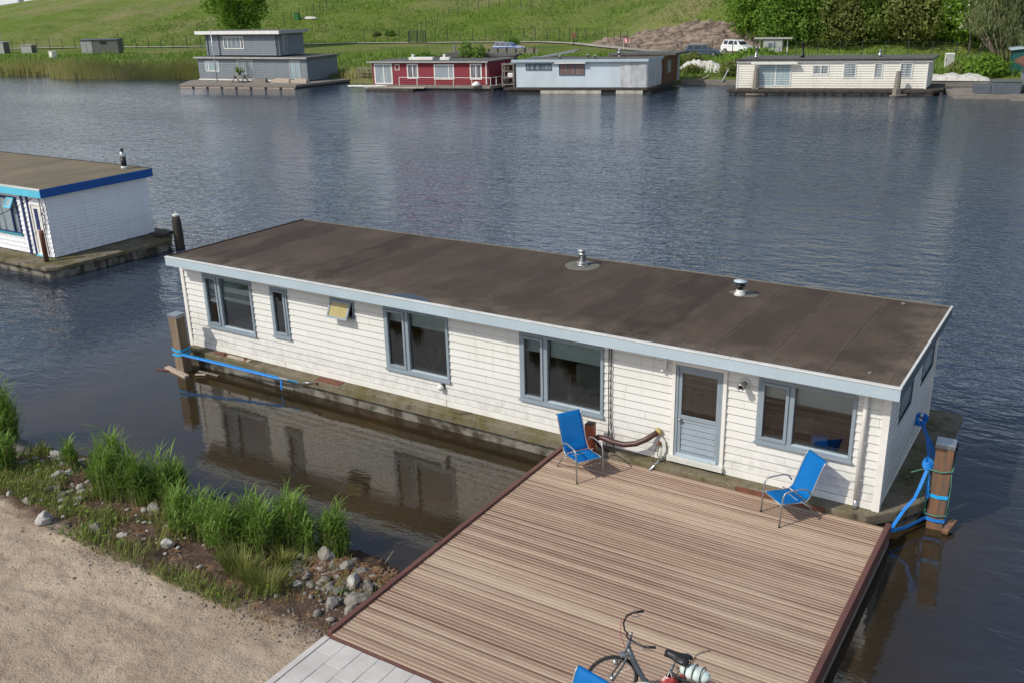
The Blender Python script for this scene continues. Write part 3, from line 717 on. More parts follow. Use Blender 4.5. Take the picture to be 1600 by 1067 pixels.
# wall fittings
k_ = MB().tube([(17.06, -.06, 2.735), (17.06, -.06, 2.60), (17.06, -.075, 2.5), (17.06, -.075, .62)], .042, 12).build('downpipe', 'white', hb, smooth=True)
MB().tube([(17.06, -.075, .64), (17.065, -.08, .50), (17.07, -.12, .33)], .038, 10).build('outlet', 'steel', k_, smooth=True)
mb = MB()
for z_ in (.33, .385, .44): mb.lathe([(.046, z_-.022), (.052, z_), (.046, z_+.022)], (17.068, -.105+.05*(z_-.33), 0), 10)
mb.build('blue_wrap', 'strap', k_)
for z_ in (1.0, 1.7, 2.4): MB().box(17.005, 17.115, -.08, -.02, z_, z_+.025).build('pipe_clip', 'white', k_)
g = MB().lathe([(.10, 0), (.105, -.012), (.09, -.02)], (14.96, -.015, 2.36), 20, 'y').build('wall_flue', 'trim', hb, smooth=True)
MB().lathe([(.055, -.02), (.055, -.17), (.066, -.175), (.066, -.25), (.05, -.255), (.045, -.22)], (14.96, -.015, 2.36), 16, 'y').build('flue_tube', 'steel', g, smooth=True)
MB().lathe([(.045, -.22), (.0, -.222)], (14.96, -.015, 2.36), 12, 'y').build('flue_grille', 'black', g)
g = MB().box(8.17, 8.27, -.05, -.02, .90, 1.0).build('wall_lamp', 'black', hb)
MB().lathe([(.062, -.05), (.075, -.08), (.07, -.12), (.03, -.145), (.0, -.15)], (8.2, -.005, .93), 14, 'y').build('lens', 'white', g, smooth=True)
for x_ in (12.265, 12.315):
    MB().tube([(x_, -.045, 2.68), (x_, -.05, 1.8), (x_+.01, -.045, 1.0), (x_+(.0 if x_ < 12.3 else .05), -.05, .66), (x_+(-.03 if x_ < 12.3 else .08), -.07, .5)], .011, 6).build('cable', 'rubber', hb, smooth=True)
g = MB().box(13.44, 13.47, -.10, -.02, 2.36, 2.68).build('bracket', 'white', hb)
MB().lathe([(.03, 0), (.035, -.03), (.02, -.05), (.0, -.052)], (13.40, -.08, 2.34), 10, 'y').build('hook', 'white', g)
# inside: floor, back wall and partitions seen through the glass
mb = MB(); mb.box(.05, 17.35, .12, 4.46, .50, .55); mb.build('interior_floor', 'floor_in', hb)
mb = MB(); mb.box(.05, 17.35, 3.6, 3.65, .55, 2.69); [mb.box(x_, x_+.06, .12, 3.6, .55, 2.69) for x_ in (4.5, 9.4, 13.2)]; mb.box(.05, .1, .12, 3.6, .55, 2.69); mb.box(17.3, 17.35, .12, 3.6, .55, 2.69); mb.build('interior_wall', 'dark', hb)
# concrete pontoon
poly = [(-.12, -.30), (11.3, -.30), (11.3, -.30), (17.0, -.30), (17.30, -.27), (17.72, .18), (18.04, .75), (18.06, 4.95), (-.12, 4.95)]
poly = [poly[0], poly[1]] + poly[3:]
V = MB()
led = MB().prism(poly, .25, .462).build('pontoon', 'ledge', hb, bevel=.025)
MB().prism([(x if x < 17 else x-.08, y if y > 0 else y+.09) for x, y in poly], -.6, .25).build('hull', 'conc_side', led)
# rusty bollard plates and a pale plank lying on the pontoon edge
MB().box(4.6, 5.35, -.29, -.06, .462, .475).build('rusty_plate', 'rust', led)
MB().box(15.0, 16.6, -.345, -.305, .36, .45).build('fender_board', 'rust', led)
for x_ in (1.45, 2.2): MB().lathe([(.06, 0), (.05, .02), (.028, .03), (.028, .09), (.045, .10), (.0, .105)], (x_, -.22, .462), 10).build('mooring_bolt', 'rust', led)
# ---- indoors, seen through the panes
t = thing('armchair', 'grey green armchair standing behind the wide window left of the door', 'armchair', (11.55, .75, .55), R(25))
MB().box(-.42, .42, -.4, .4, .12, .5).build('seat', 'sofa', t, bevel=.06); b_ = MB().box(-.42, .42, -.10, .10, 0, .75).build('backrest', 'sofa', t, bevel=.07); b_.location = (0, .38, .35); b_.rotation_euler.x = R(-14)
for s_ in (-1, 1): MB().box(s_*.46-.09, s_*.46+.09, -.42, .42, .12, .72).build('armrest', 'sofa', t, bevel=.07)
t = thing('office_chair', 'dark office chair just inside the window beside the downpipe', 'chair', (16.55, .62, .55), R(200))
b_ = MB().box(-.24, .24, -.05, .05, 0, .75).build('backrest', 'black', t, bevel=.04); b_.location = (0, -.2, .5); b_.rotation_euler.x = R(8)
MB().box(-.25, .25, -.22, .25, .42, .52).build('seat', 'black', t, bevel=.04); MB().lathe([(.03, .06), (.03, .42)], (0, 0, 0), 10).build('column', 'steel', t)
mb = MB(); [mb.bar((0, 0, .06), (.3*math.cos(a), .3*math.sin(a), .03), .05, .04) for a in np.arange(5)*2*PI/5]; mb.build('star_base', 'black', t)
t = thing('flower_vase', 'vase of pink blossom on the inner sill of the middle window', 'vase', (7.0, .2, 1.13))
MB().lathe([(.045, 0), (.06, .05), (.05, .14), (.03, .18), (.035, .2)], (0, 0, 0), 14).build('vase', 'far_pane_pale', t, smooth=True)
mb = MB(); rq = random.Random(3)
for i in range(60):
    a = rq.uniform(0, 2*PI); r_ = rq.uniform(.0, .16); p = Vector((r_*math.cos(a)*.9, r_*math.sin(a)*.6, rq.uniform(.25, .72)))
    mb.lathe([(0, -.012), (.013, 0), (0, .012)], p, 5)
mb.build('blossom', pm('pink_blossom', (.5, .33, .38), (.62, .5, .5), .8, 20), t)
mb = MB(); [mb.tube([(0, 0, .15), (rq.uniform(-.05, .05), 0, .4), (rq.uniform(-.14, .14), rq.uniform(-.08, .08), .7)], .004, 4) for i in range(7)]; mb.build('stem', 'bark', t)
t = thing('dining_table', 'wooden table with a white runner seen through the window beside the door', 'table', (15.75, 1.15, .55), R(8))
MB().box(-.55, .55, -.4, .4, .70, .74).build('table_top', 'wood_pale', t, bevel=.008); MB().box(-.16, .16, -.41, .41, .742, .748).build('runner', 'white', t)
[MB().box(x_-.03, x_+.03, y_-.03, y_+.03, 0, .70).build('leg', 'wood_pale', t) for x_ in (-.5, .5) for y_ in (-.35, .35)]
t = thing('blue_crate', 'blue storage box on the inner sill behind the window beside the downpipe', 'box', (16.28, .32, 1.342)); MB().box(-.14, .14, -.08, .08, 0, .16).build('body', 'strap', t, bevel=.02); MB().box(-.15, .15, -.09, .09, .16, .18).build('lid', 'royal_paint', t, bevel=.006)
t = thing('houseplant', 'green houseplant standing indoors behind the middle window', 'plant', (7.62, .42, .56)); MB().lathe([(.12, 0), (.16, .28), (.0, .27)], (0, 0, 0), 14).build('pot', 'white', t, smooth=True)
rq = random.Random(8); mb = MB()
for i in range(46):
    a = rq.uniform(0, 2*PI); L_ = rq.uniform(.3, .75); p0 = Vector((0, 0, .26)); d_ = Vector((math.cos(a)*.45, math.sin(a)*.45, 1)).normalized(); p1 = p0+d_*L_; p2 = p1+Vector((math.cos(a)*.16, math.sin(a)*.16, -.06)); s_ = Vector((-math.sin(a), math.cos(a), 0))*.022
    mb.add([p0-s_*.3, p0+s_*.3, p1+s_, p1-s_], [(0, 1, 2, 3)]); mb.add([p1-s_, p1+s_, p2], [(0, 1, 2)])
mb.build('leaves', 'leaf_mid', t, fix=False)
t = thing('sideboard', 'low brown sideboard indoors behind the middle window', 'cabinet', (7.9, 2.9, .55)); MB().box(-.8, .8, -.22, .22, .08, .85).build('body', 'wood_brown', t, bevel=.01); [MB().box(x_-.36, x_+.36, -.235, -.222, .14, .8).build('door', 'redwood_post', t) for x_ in (-.4, .4)]; MB().box(-.75, .75, -.2, .2, 0, .08).build('plinth', 'black', t)
t = thing('bed', 'bed with pale bedding indoors behind the striped blinds', 'bed', (1.9, 1.5, .55)); MB().box(-.9, .9, -1.0, 1.0, .1, .35).build('base', 'wood_brown', t); MB().box(-.88, .88, -.98, .98, .35, .55).build('bedding', 'white', t, bevel=.08); MB().box(-.8, .8, .6, .95, .55, .68).build('pillow', 'trim', t, bevel=.06)
# puddle on the felt by the gutter
pu = [(6.95, -.39), (7.1, -.22), (7.35, -.08), (7.65, -.06), (7.95, -.15), (8.2, -.28), (8.22, -.39)]
kind(MB().add([(x_, y_, 2.944) for x_, y_ in pu], [tuple(range(len(pu)))]).build('puddle', 'puddle'), 'structure')

# ------------------------------------------------------------------ deck
dk = thing('deck', 'wide hardwood deck of grooved boards between the houseboat and the paving', 'deck', (14.54, -3.7, .0))
ox, oy = 14.54, -3.7
mb = MB(); y = -7.25
while y < -.33:
    lim = min(y+.0635, -.31); z_ = .36+random.uniform(-.0025, .0025); w = lim-y
    prof = [(0, -.028), (0, -.006), (.006, 0), (w-.006, 0), (w, -.006), (w, -.028)]; n = len(prof)
    mb.add([(x_-ox, y+a-oy, z_+b) for x_ in (11.45, 17.62) for a, b in prof], [(i, i+1, n+i+1, n+i) for i in range(n-1)]); y += .0725
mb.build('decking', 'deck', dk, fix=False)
MB().box(11.36-ox, 11.448-ox, -7.26-oy, -.30-oy, .12, .405).build('edge_board', 'hardwood', dk, bevel=.008)
MB().box(11.45-ox, 17.62-ox, -7.305-oy, -7.262-oy, .12, .355).build('edge_board', 'hardwood', dk, bevel=.006)
MB().box(17.622-ox, 17.71-ox, -7.26-oy, -.20-oy, .12, .405).build('edge_board', 'hardwood', dk, bevel=.008)
mb = MB(); mb.box(17.63-ox, 17.703-ox, -7.26-oy, -.22-oy, -.05, .112); mb.box(17.63-ox, 17.697-ox, -7.26-oy, -.22-oy, -.30, -.062)
mb.build('side_board', 'wood_grey', dk, bevel=.006)
mb = MB(); mb.box(11.38-ox, 11.44-ox, -7.26-oy, -.30-oy, -.15, .116); mb.build('side_board', 'wood_dark', dk)
mb = MB(); [mb.box(x_-ox, x_+.06-ox, -7.24-oy, -.32-oy, .17, .325) for x_ in (12.4, 13.4, 14.4, 15.4, 16.4)]; mb.build('joist', 'wood_dark', dk)
for x_ in (11.5, 14.5, 17.5):
    for y_ in (-.6, -3.6, -6.6): MB().lathe([(.09, -1.2), (.09, .168)], (x_-ox, y_-oy, 0), 10).build('post', 'wood_dark', dk, smooth=True)
# ------------------------------------------------------------------ garden chairs
def make_chair():
    t = thing('garden_chair', '', 'chair', group='blue sling garden chairs')
    for s_ in (-1, 1):
        x = s_*.285
        MB().tube([(x, .36, 0), (x, .335, .42), (x, .32, .58), (x, .29, .635), (x, .23, .655), (x, .0, .66), (x, -.10, .645), (x, -.17, .60), (x*.97, -.215, .53)], .0135, 8).build('armrest', 'alu', t, smooth=True)
        MB().tube([(x*.97, -.04, .42), (x*.98, -.22, .28), (x, -.44, 0)], .0125, 8).build('rear_leg', 'alu', t, smooth=True)
        MB().lathe([(.017, 0), (.017, .03), (.013, .032)], (x, .36, 0), 8).build('foot_cap', 'rubber', t)
    rail = lambda x: [(x, .33, .41), (x, .2, .405), (x, -.08, .375), (x, -.17, .385), (x, -.24, .47), (x, -.36, .78), (x, -.45, 1.0), (x, -.49, 1.055), (x, -.53, 1.06)]
    mb = MB(); [mb.tube(rail(s_*.255), .0115, 8) for s_ in (-1, 1)]
    mb.tube([(-.285, .335, .41), (.285, .335, .41)], .0115, 8); mb.tube([(-.25, -.27, .24), (.25, -.27, .24)], .010, 8); mb.tube([(-.255, -.06, .365), (.255, -.06, .365)], .0115, 8)
    mb.build('frame', 'alu', t, smooth=True)
    def sling(pts, name):
        n = 9; V = []; F = []
        P = [Vector((0, a, b)) for a, b in pts]; m = len(P)
        for i, p in enumerate(P):
            for k_ in range(n):
                u = -1+2*k_/(n-1); V.append((u*.248, p.y, p.z - .022*(1-u*u)*math.sin(PI*min(1, i/(m-1)))))
        F = [tuple(q) for q in grid_faces(m, n)]
        o = MB().add(V, F).build(name, 'sling', t, smooth=True, fix=False)
        so = o.modifiers.new('thickness', 'SOLIDIFY'); so.thickness = .004
    sling([(.325, .415), (.2, .41), (.06, .395), (-.08, .382), (-.15, .385)], 'seat')
    sling([(-.165, .395), (-.235, .475), (-.295, .62), (-.355, .78), (-.405, .9), (-.45, 1.005), (-.485, 1.055), (-.525, 1.065)], 'backrest')
    return t
ch = make_chair()
def put_chair(o, x, y, f, label, z=.36):
    o.location = (x, y, z); o.rotation_euler.z = math.atan2(-f[0], f[1]); o['label'] = label
put_chair(ch, 12.22, -1.10, (.84, -.54), 'blue sling chair on the deck in front of the red post and hose')
c2 = copy_tree(ch); put_chair(c2, 16.10, -.74, (-.64, -.77), 'blue sling chair on the deck under the window beside the downpipe')
c3 = copy_tree(ch); put_chair(c3, 15.62, -7.76, (-.2, -.98), 'blue sling chair cut off by the bottom edge beside the bicycles', .35)

# ------------------------------------------------------------------ bicycles
def arc(c, r, a0, a1, n=14, plane='xz'):
    return [(c[0]+r*math.cos(a0+(a1-a0)*i/n), c[1], c[2]+r*math.sin(a0+(a1-a0)*i/n)) for i in range(n+1)]
def wheel_parts(parent, guard):
    w = MB().lathe([(.03, -.035), (.03, .035)], (0, 0, 0), 10, 'y').build('wheel', 'steel', parent, smooth=True)
    T = []
    for i in range(41): a = 2*PI*i/40; T.append((.325*math.cos(a), 0, .325*math.sin(a)))
    MB().tube(T, .022, 8, cap=False).build('tyre', 'rubber', w, smooth=True)
    MB().tube([(q[0]*.915, 0, q[2]*.915) for q in T], .011, 6, cap=False).build('rim', 'steel', w, smooth=True)
    mb = MB()
    for i in range(24):
        a = 2*PI*i/24; b = a + (.35 if i % 2 else -.35); sy = .025 if i % 4 < 2 else -.025
        mb.tube([(.028*math.cos(b), sy, .028*math.sin(b)), (.295*math.cos(a), 0, .295*math.sin(a))], .0016, 4)
    mb.build('spokes', 'steel', w)
    return w
def mudguard(mb, a0, a1, r_=.362, w=.03):
    n = 22
    for i in range(n):
        a, b = a0+(a1-a0)*i/n, a0+(a1-a0)*(i+1)/n
        for (y0, rr0), (y1, rr1) in (((-w, r_-.016), (-w*.5, r_)), ((-w*.5, r_), (w*.5, r_)), ((w*.5, r_), (w, r_-.016))):
            mb.add([(rr0*math.cos(a), y0, rr0*math.sin(a)), (rr0*math.cos(b), y0, rr0*math.sin(b)), (rr1*math.cos(b), y1, rr1*math.sin(b)), (rr1*math.cos(a), y1, rr1*math.sin(a))], [(0, 1, 2, 3)])
    return mb
def make_bike(label, steer, guard_mat, guards, saddle_mat, grp=None):
    t = thing('bicycle', label, 'bicycle', group=grp)
    rear = wheel_parts(t, 0); rear.location = (-.55, 0, .345)
    bb = (-.10, 0, .29)
    mb = MB(); mb.tube([(.345, 0, .80), (.27, 0, .64), (.12, 0, .42), bb], .037, 10); mb.tube([bb, (-.285, 0, .80)], .018, 10); mb.tube([(.325, 0, .92), (.365, 0, .72)], .024, 10)
    for s_ in (-1, 1): mb.tube([bb, (-.3, s_*.05, .31), (-.55, s_*.06, .345)], .011, 8); mb.tube([(-.26, 0, .72), (-.40, s_*.05, .54), (-.55, s_*.06, .345)], .010, 8)
    mb.build('frame', 'bike_paint', t, smooth=True)
    MB().tube([(-.285, 0, .78), (-.325, 0, .925)], .0135, 10).build('seat_post', 'steel', t, smooth=True)
    # saddle: nose forward, broad rear
    V = []; F = []; st = [(.15, .018, .0), (.10, .022, .004), (.03, .035, .002), (-.04, .075, .004), (-.10, .098, .012), (-.135, .09, .014), (-.15, .05, .008)]
    for x, w, h in st:
        for k_ in range(9):
            u = -1+2*k_/8; V.append((x, u*w, h + .03*(1-u*u)-.018*abs(u)**3))
    F = [tuple(q) for q in grid_faces(len(st), 9)]
    sd = MB().add(V, F).build('saddle', saddle_mat, t, smooth=True, fix=False); sd.location = (-.335, 0, .945); so = sd.modifiers.new('thick', 'SOLIDIFY'); so.thickness = .035; so.offset = -1
    # steered front end
    fk = bpy.data.objects.new('fork', None); col.objects.link(fk); fk.parent = t; fk.location = (.355, 0, .77); fk.rotation_euler.z = steer
    fw_ = wheel_parts(fk, 0); fw_.location = (.195, 0, -.425)
    return t, fk, sd
def finish_bike(t, fk, guards, guard_mat, basket=True):
    hx, hz = .195, -.425
    mb = MB()
    for s_ in (-1, 1): mb.tube([(.01, s_*.045, -.05), (.06, s_*.052, -.2), (hx, s_*.055, hz)], .013, 8)
    mb.tube([(.012, -.05, -.05), (.012, .05, -.05)], .017, 8); mb.tube([(.01, 0, -.06), (-.035, 0, .14), (-.05, 0, .25)], .015, 8)
    mb.build('fork_blades', 'bike_paint', fk, smooth=True)
    mb = MB()
    hb_ = [(-.27, .37, .29), (-.14, .35, .295), (-.04, .28, .31), (.03, .15, .29), (.03, .05, .25), (-.0, 0, .245)]
    mb.tube(hb_ + [(x, -y, z) for x, y, z in hb_[-2::-1]], .0115, 8); mb.build('handlebar', 'black', fk, smooth=True)
    for s_ in (-1, 1):
        MB().tube([(-.275, s_*.371, .29), (-.14, s_*.35, .296)], [.018, .017], 10).build('grip', 'black', fk, smooth=True)
        MB().tube([(-.10, s_*.33, .28), (-.13, s_*.33, .24), (-.24, s_*.36, .23)], .006, 6).build('brake_lever', 'steel', fk, smooth=True)
    MB().tube([(-.10, -.33, .28), (.02, -.33, .2), (.06, -.2, .1), (.03, -.02, .02)], .004, 6).build('red_brake_cable', pm('red_cable', (.35, .03, .03)), fk, smooth=True)
    MB().lathe([(.0, -.0), (.03, .01), (.042, .04), (.044, .065), (.0, .07)], (0, 0, 0), 14, 'x').build('headlight', 'bright_metal', fk, smooth=True).location = (.115, 0, -.18)
    MB().box(.03, .10, -.035, .035, -.10, -.05).build('brake', 'steel', fk, bevel=.008)
    g = mudguard(MB(), R(60), R(215)).build('mudguard', guard_mat, fk, smooth=True, fix=False); g.location = (hx, 0, hz)
    if not guards: bpy.data.objects.remove(g)
    g = mudguard(MB(), R(-20), R(160)).build('mudguard', guard_mat, t, smooth=True, fix=False); g.location = (-.55, 0, .345)
    MB().box(-.42, .02, .045, .07, .235, .36).build('chain_guard', 'black', t, bevel=.02)
    mb = MB(); mb.tube([(-.10, -.07, .29), (-.10, .08, .29)], .014, 8); mb.bar((-.10, .085, .29), (-.02, .085, .14), .014, .022); mb.bar((-.10, -.075, .29), (-.18, -.075, .44), .014, .022); mb.build('crank', 'steel', t)
    for y_, p in ((.13, (-.02, .14)), (-.12, (-.18, .44))): MB().box(p[0]-.045, p[0]+.045, y_-.045, y_+.045, p[1]-.012, p[1]+.012).build('pedal', 'black', t, bevel=.005)
    mb = MB()
    for s_ in (-1, 1):
        mb.tube([(-.30, s_*.06, .735), (-.5, s_*.075, .735), (-.92, s_*.075, .735)], .006, 6); mb.tube([(-.56, s_*.07, .35), (-.66, s_*.075, .735)], .006, 6)
        mb.tube([(-.45, s_*.10, .73), (-.48, s_*.13, .62), (-.8, s_*.13, .6), (-.88, s_*.10, .73)], .005, 6)
    for x_ in np.linspace(-.92, -.36, 7): mb.tube([(x_, -.075, .735), (x_, .075, .735)], .005, 6)
    mb.tube([(-.92, -.075, .735), (-.96, -.06, .80), (-.96, .06, .80), (-.92, .075, .735)], .005, 6)
    mb.tube([(-.93, -.07, .70), (-.99, -.05, .66), (-.99, .05, .66), (-.93, .07, .70)], .005, 6)
    mb.build('luggage_carrier', 'black', t, smooth=True)
    MB().box(-.945, -.925, -.03, .03, .60, .65).build('rear_reflector', 'red_cloth', t, bevel=.004)
    mb = MB(); mb.tube([(-.13, -.06, .2), (-.2, -.16, .01)], .009, 6); mb.build('kickstand', 'steel', t)
    mx = Matrix.Translation(fk.location) @ Matrix.Rotation(fk.rotation_euler.z, 4, 'Z')
    for c in kids(fk): c.parent = t; c.matrix_basis = mx @ Matrix.Translation(c.location)
    bpy.data.objects.remove(fk)
b1, fk1, sd1 = make_bike('graphite city bicycle with turned handlebars and a bundle strapped on its carrier', R(40), 'black', False, 'black')
finish_bike(b1, fk1, False, 'black')
b1.location = (16.05, -6.33, .362); b1.rotation_euler.z = math.atan2(.06, -1)
tr_ = thing('bicycle_trailer', 'pale mudguarded trailer wheels with a black wire basket at the bottom edge', 'trailer', (16.12, -6.72, .362), R(20))
for y_ in (-.24, .24):
    w = wheel_parts(tr_, 0); w.location = (0, y_, .25); w.scale = (.72, .8, .72)
    g_ = mudguard(MB(), R(-5), R(185), .275, .035).build('mudguard', 'grey_plastic', tr_, smooth=True, fix=False); g_.location = (0, y_, .25)
mb = MB(); mb.tube([(0, -.24, .25), (0, .24, .25)], .012, 8); mb.tube([(0, .18, .25), (.3, .12, .30), (.75, 0, .42)], .012, 8); mb.tube([(0, -.18, .25), (.3, -.12, .30), (.75, 0, .42)], .012, 8); mb.build('frame', 'bike_paint', tr_, smooth=True)
mb = MB()
for z_ in (.30, .40, .50): mb.tube([(-.2, -.17, z_), (.28, -.17, z_), (.28, .17, z_), (-.2, .17, z_), (-.2, -.17, z_)], .006, 6)
for x_ in np.linspace(-.2, .28, 8):
    for y_ in (-.17, .17): mb.tube([(x_, y_, .28), (x_, y_, .50)], .004, 5)
    mb.tube([(x_, -.17, .28), (x_, .17, .28)], .004, 5)
mb.build('wire_basket', 'black', tr_)
bd = thing('luggage_bundle', 'mint green patterned bag tied with black cord on the bicycle carrier', 'bundle', (16.63, -6.37, 1.105), R(177))
V = []; F = []; m = 22
mb = MB(); prof = []
for i in range(m+1):
    u = i/m; r_ = .10*(math.sin(PI*min(1, max(0, u)))**.35)*(1-.14*abs(math.cos(u*PI*4))**6) + .004
    prof.append((max(.004, r_), -.2+.4*u))
mb.lathe(prof, (0, 0, .095), 24, 'x'); mb.v = [(x+.012*mn.noise((x*14, y*14, z*14)), y*(1+.22*mn.noise((x*9, y*6, z*6+4))), (z-.095)*(.86+.25*mn.noise((x*8+3, y*7, z*7)))+.09) for x, y, z in mb.v]; mb.build('bag', 'bundle', bd, smooth=True)
for x_ in (-.1, 0, .1):
    MB().tube([(x_, .098*math.cos(a), .095+.098*math.sin(a)) for a in np.linspace(0, 2*PI, 20)], .007, 6).build('cord', 'rubber', bd, smooth=True)
MB().box(-.19, .17, -.055, .055, .0, .02).build('red_pad', 'red_cloth', bd, bevel=.006)

t = thing('cloth_bag', 'crumpled red and white cloth bag hanging below the bicycle saddle', 'bag', (16.35, -6.49, .98), R(20))
V = []
for i in range(13):
    for j in range(16):
        a = 2*PI*j/16; h_ = i/12; r_ = (.02+.085*math.sin(PI*min(1, h_*.9+.05))**.6)*(1+.25*mn.noise((math.cos(a)*2, math.sin(a)*2, h_*4)))
        V.append((r_*math.cos(a), r_*.7*math.sin(a), .22*h_-.08))
MB().add(V, [(i*16+j, i*16+(j+1) % 16, i*16+16+(j+1) % 16, i*16+16+j) for i in range(12) for j in range(16)]).build('bag', 'red_cloth', t, smooth=True)
MB().tube([(-.03, 0, .12), (0, .01, .20), (.03, 0, .12)], .006, 6).build('handle', 'white', t)
t = thing('cable_lock', 'coiled black cable lock lying on the wire trailer basket', 'lock', (16.16, -6.66, .88), R(30))
MB().tube([(-.16+.32*q/60, .06*math.cos(q*.66), .05*math.sin(q*.66)+.03) for q in range(61)], .007, 6).build('coil', 'black', t, smooth=True)
MB().box(-.20, -.15, -.02, .02, .0, .06).build('lock_body', 'black', t, bevel=.006)

# ------------------------------------------------------------------ mooring piles
def square_pile(name, label, x, y, w, top, rz, body, capm, z0=-1.4):
    t = thing(name, label, 'mooring pile', (x, y, 0), rz, 'square mooring piles of the white houseboat')
    mb = MB(); n = 14; V = []
    for i in range(n+1):
        z = z0 + (top-z0)*i/n; ww = w*(.5 - (.035 if -.1 < z < .22 else 0) + .006*mn.noise((x*9, z*3, 1)))
        V += [(-ww, -ww, z), (ww, -ww, z), (ww, ww, z), (-ww, ww, z)]
    F = [(i*4+k_, i*4+(k_+1) % 4, i*4+4+(k_+1) % 4, i*4+4+k_) for i in range(n) for k_ in range(4)] + [(0, 1, 2, 3), (n*4, n*4+1, n*4+2, n*4+3)]
    MB().add(V, F).build('post', body, t, bevel=.012)
    MB().box(-w/2-.012, w/2+.012, -w/2-.012, w/2+.012, top-.07, top+.014).build('cap', capm, t, bevel=.006)
    return t
square_pile('mooring_pile', 'square weathered mooring pile with grey cap at the left corner of the white houseboat', .36, -.66, .29, 1.55, R(4), 'wood_pile', 'steel')
square_pile('mooring_pile', 'square reddish mooring pile wound with blue straps and green rope by the deck', 18.26, .82, .29, 1.63, R(4), 'wood_fresh', 'steel')
t = thing('mooring_pile', 'dark pointed mooring pile with white top band behind the roof corner', 'mooring pile', (-10.25, 8.05, 0))
MB().lathe([(.19, -1.5), (.185, .6), (.175, 1.05), (.14, 1.24), (.115, 1.26)], (0, 0, 0), 10).build('post', 'wood_dark', t, smooth=True)
MB().lathe([(.12, 1.255), (.125, 1.26), (.125, 1.32), (.02, 1.34), (.012, 1.47), (.0, 1.475)], (0, 0, 0), 12).build('white_cap', 'white', t)
t = thing('bollard_post', 'short orange red square post beside the blue chair and hose', 'post', (12.05, -.40, .36), R(3))
MB().box(-.085, .085, -.085, .085, -1.2, .70).build('post', 'redwood_post', t, bevel=.008); MB().box(-.087, .087, -.087, .087, .70, .712).build('top', 'wood_dark', t, bevel=.004)

# straps, ropes
st_ = thing('ratchet_strap', 'pale blue ratchet strap tensioned along the pontoon from the left mooring pile', 'strap', (.36, -.66, .52))
O = Vector((.36, -.66, .52))
P = lambda *q: [Vector(p)-O for p in q]
MB().ribbon(P((.52, -.80, .56), (1.5, -.66, .50), (2.7, -.53, .43), (3.62, -.44, .38)), .055, .006, (0, -.5, 1)).build('webbing', 'strap_light', st_)
MB().ribbon(P((.52, -.80, .53), (1.5, -.67, .465), (2.7, -.54, .40), (3.62, -.45, .355)), .045, .006, (0, .6, 1)).build('webbing', 'strap', st_)
for z_, dz_ in ((.60, .05), (.49, .0)):
    MB().ribbon(P((.20, -.82, z_+dz_), (.36, -.822, z_), (.52, -.815, z_+.02), (.522, -.66, z_+.03), (.51, -.49, z_+.03), (.2, -.49, z_+dz_), (.198, -.66, z_+dz_), (.2, -.81, z_+dz_)), .06, .006).build('pile_loop', 'strap_light', st_)
MB().bar(*P((3.58, -.45, .385), (3.86, -.42, .36)), .07, .035).build('ratchet', 'steel', st_, bevel=.008)
MB().ribbon(P((3.84, -.425, .36), (4.15, -.39, .35)), .05, .006, (0, -.5, 1)).build('webbing', 'strap_light', st_)
MB().tube(P((4.15, -.39, .352), (4.62, -.31, .40)), .012, 8).build('hook_rod', 'steel', st_, smooth=True)
MB().lathe([(.04, -.02), (.045, .0), (.04, .025)], P((4.68, -.31, .41))[0], 10).build('eye_bolt', 'rust', st_)
MB().ribbon(P((3.66, -.46, .36), (3.665, -.475, .25), (3.65, -.48, .13), (3.67, -.47, .08)), .05, .012, (1, 0, 0)).build('loose_tail', 'strap', st_)

O = Vector((18.26, .82, .6)); st_ = thing('mooring_strap', 'bright blue strap knotted from the pontoon corner round the right hand mooring pile', 'strap', O)
rb = lambda pts, w=.06, m_='strap', u_=(0, 0, 1), nm='webbing': MB().ribbon(P(*pts), w, .008, u_).build(nm, m_, st_)
loop = lambda z_, r_=.157: [(18.26+r_*a, .82+r_*b, z_+dz_) for a, b, dz_ in ((-1, -1, 0), (0, -1.03, -.02), (1, -1, 0), (1.03, 0, .0), (1, 1, .02), (0, 1.03, .01), (-1, 1, 0), (-1.03, 0, 0), (-1, -.98, 0))]
rb(loop(.66), .065, 'strap_light', nm='pile_loop'); rb(loop(.20), .06, 'strap', nm='pile_loop')
rb([(17.50, 3.05, .95), (17.62, 2.7, 1.02), (17.78, 2.1, 1.10), (17.93, 1.35, 1.16), (18.06, .74, 1.22)], .06, 'strap', (1, 0, .4))
rb([(17.56, 3.0, .90), (17.85, 2.3, .85), (18.12, 1.35, .82)], .06, 'strap', (1, 0, .6))
rb([(18.05, .70, 1.2), (17.98, .45, .85), (17.92, .38, .62)], .055, 'strap', (1, 0, 0)); rb([(18.05, .72, 1.2), (18.08, .62, .85), (18.1, .62, .60)], .05, 'strap', (1, 0, 0))
rb([(17.92, .38, .64), (17.82, .25, .50), (17.72, .0, .30), (17.70, -.14, .22)], .055, 'strap', (1, .2, 0))
rb([(17.70, -.14, .22), (17.9, .2, .19), (18.11, .66, .2)], .06, 'strap', (0, 0, 1))
mb = MB()
for i, (c_, s_) in enumerate((((17.52, 3.02, 1.0), .11), ((18.04, .70, 1.22), .085))):
    for k_ in range(4):
        a0 = k_*1.7+i; mb.ribbon(P(*[(c_[0]+s_*math.cos(a0+q)*(1-.3*k_/4), c_[1]+s_*math.sin(a0+q)*.8, c_[2]+s_*.8*math.sin(q*1.3+k_)) for q in np.linspace(0, 4.2, 9)]), .055, .008, (.3, .3, 1))
mb.build('knot', 'strap', st_)
MB().lathe([(.05, 0), (.05, .05), (.03, .1), (.0, .12)], P((17.50, 3.12, 1.0))[0], 10).build('anchor_eye', 'steel', st_)
O = Vector((18.26, .82, .9)); rp = thing('green_rope', 'thin green rope looped twice round the right hand mooring pile', 'rope', O)
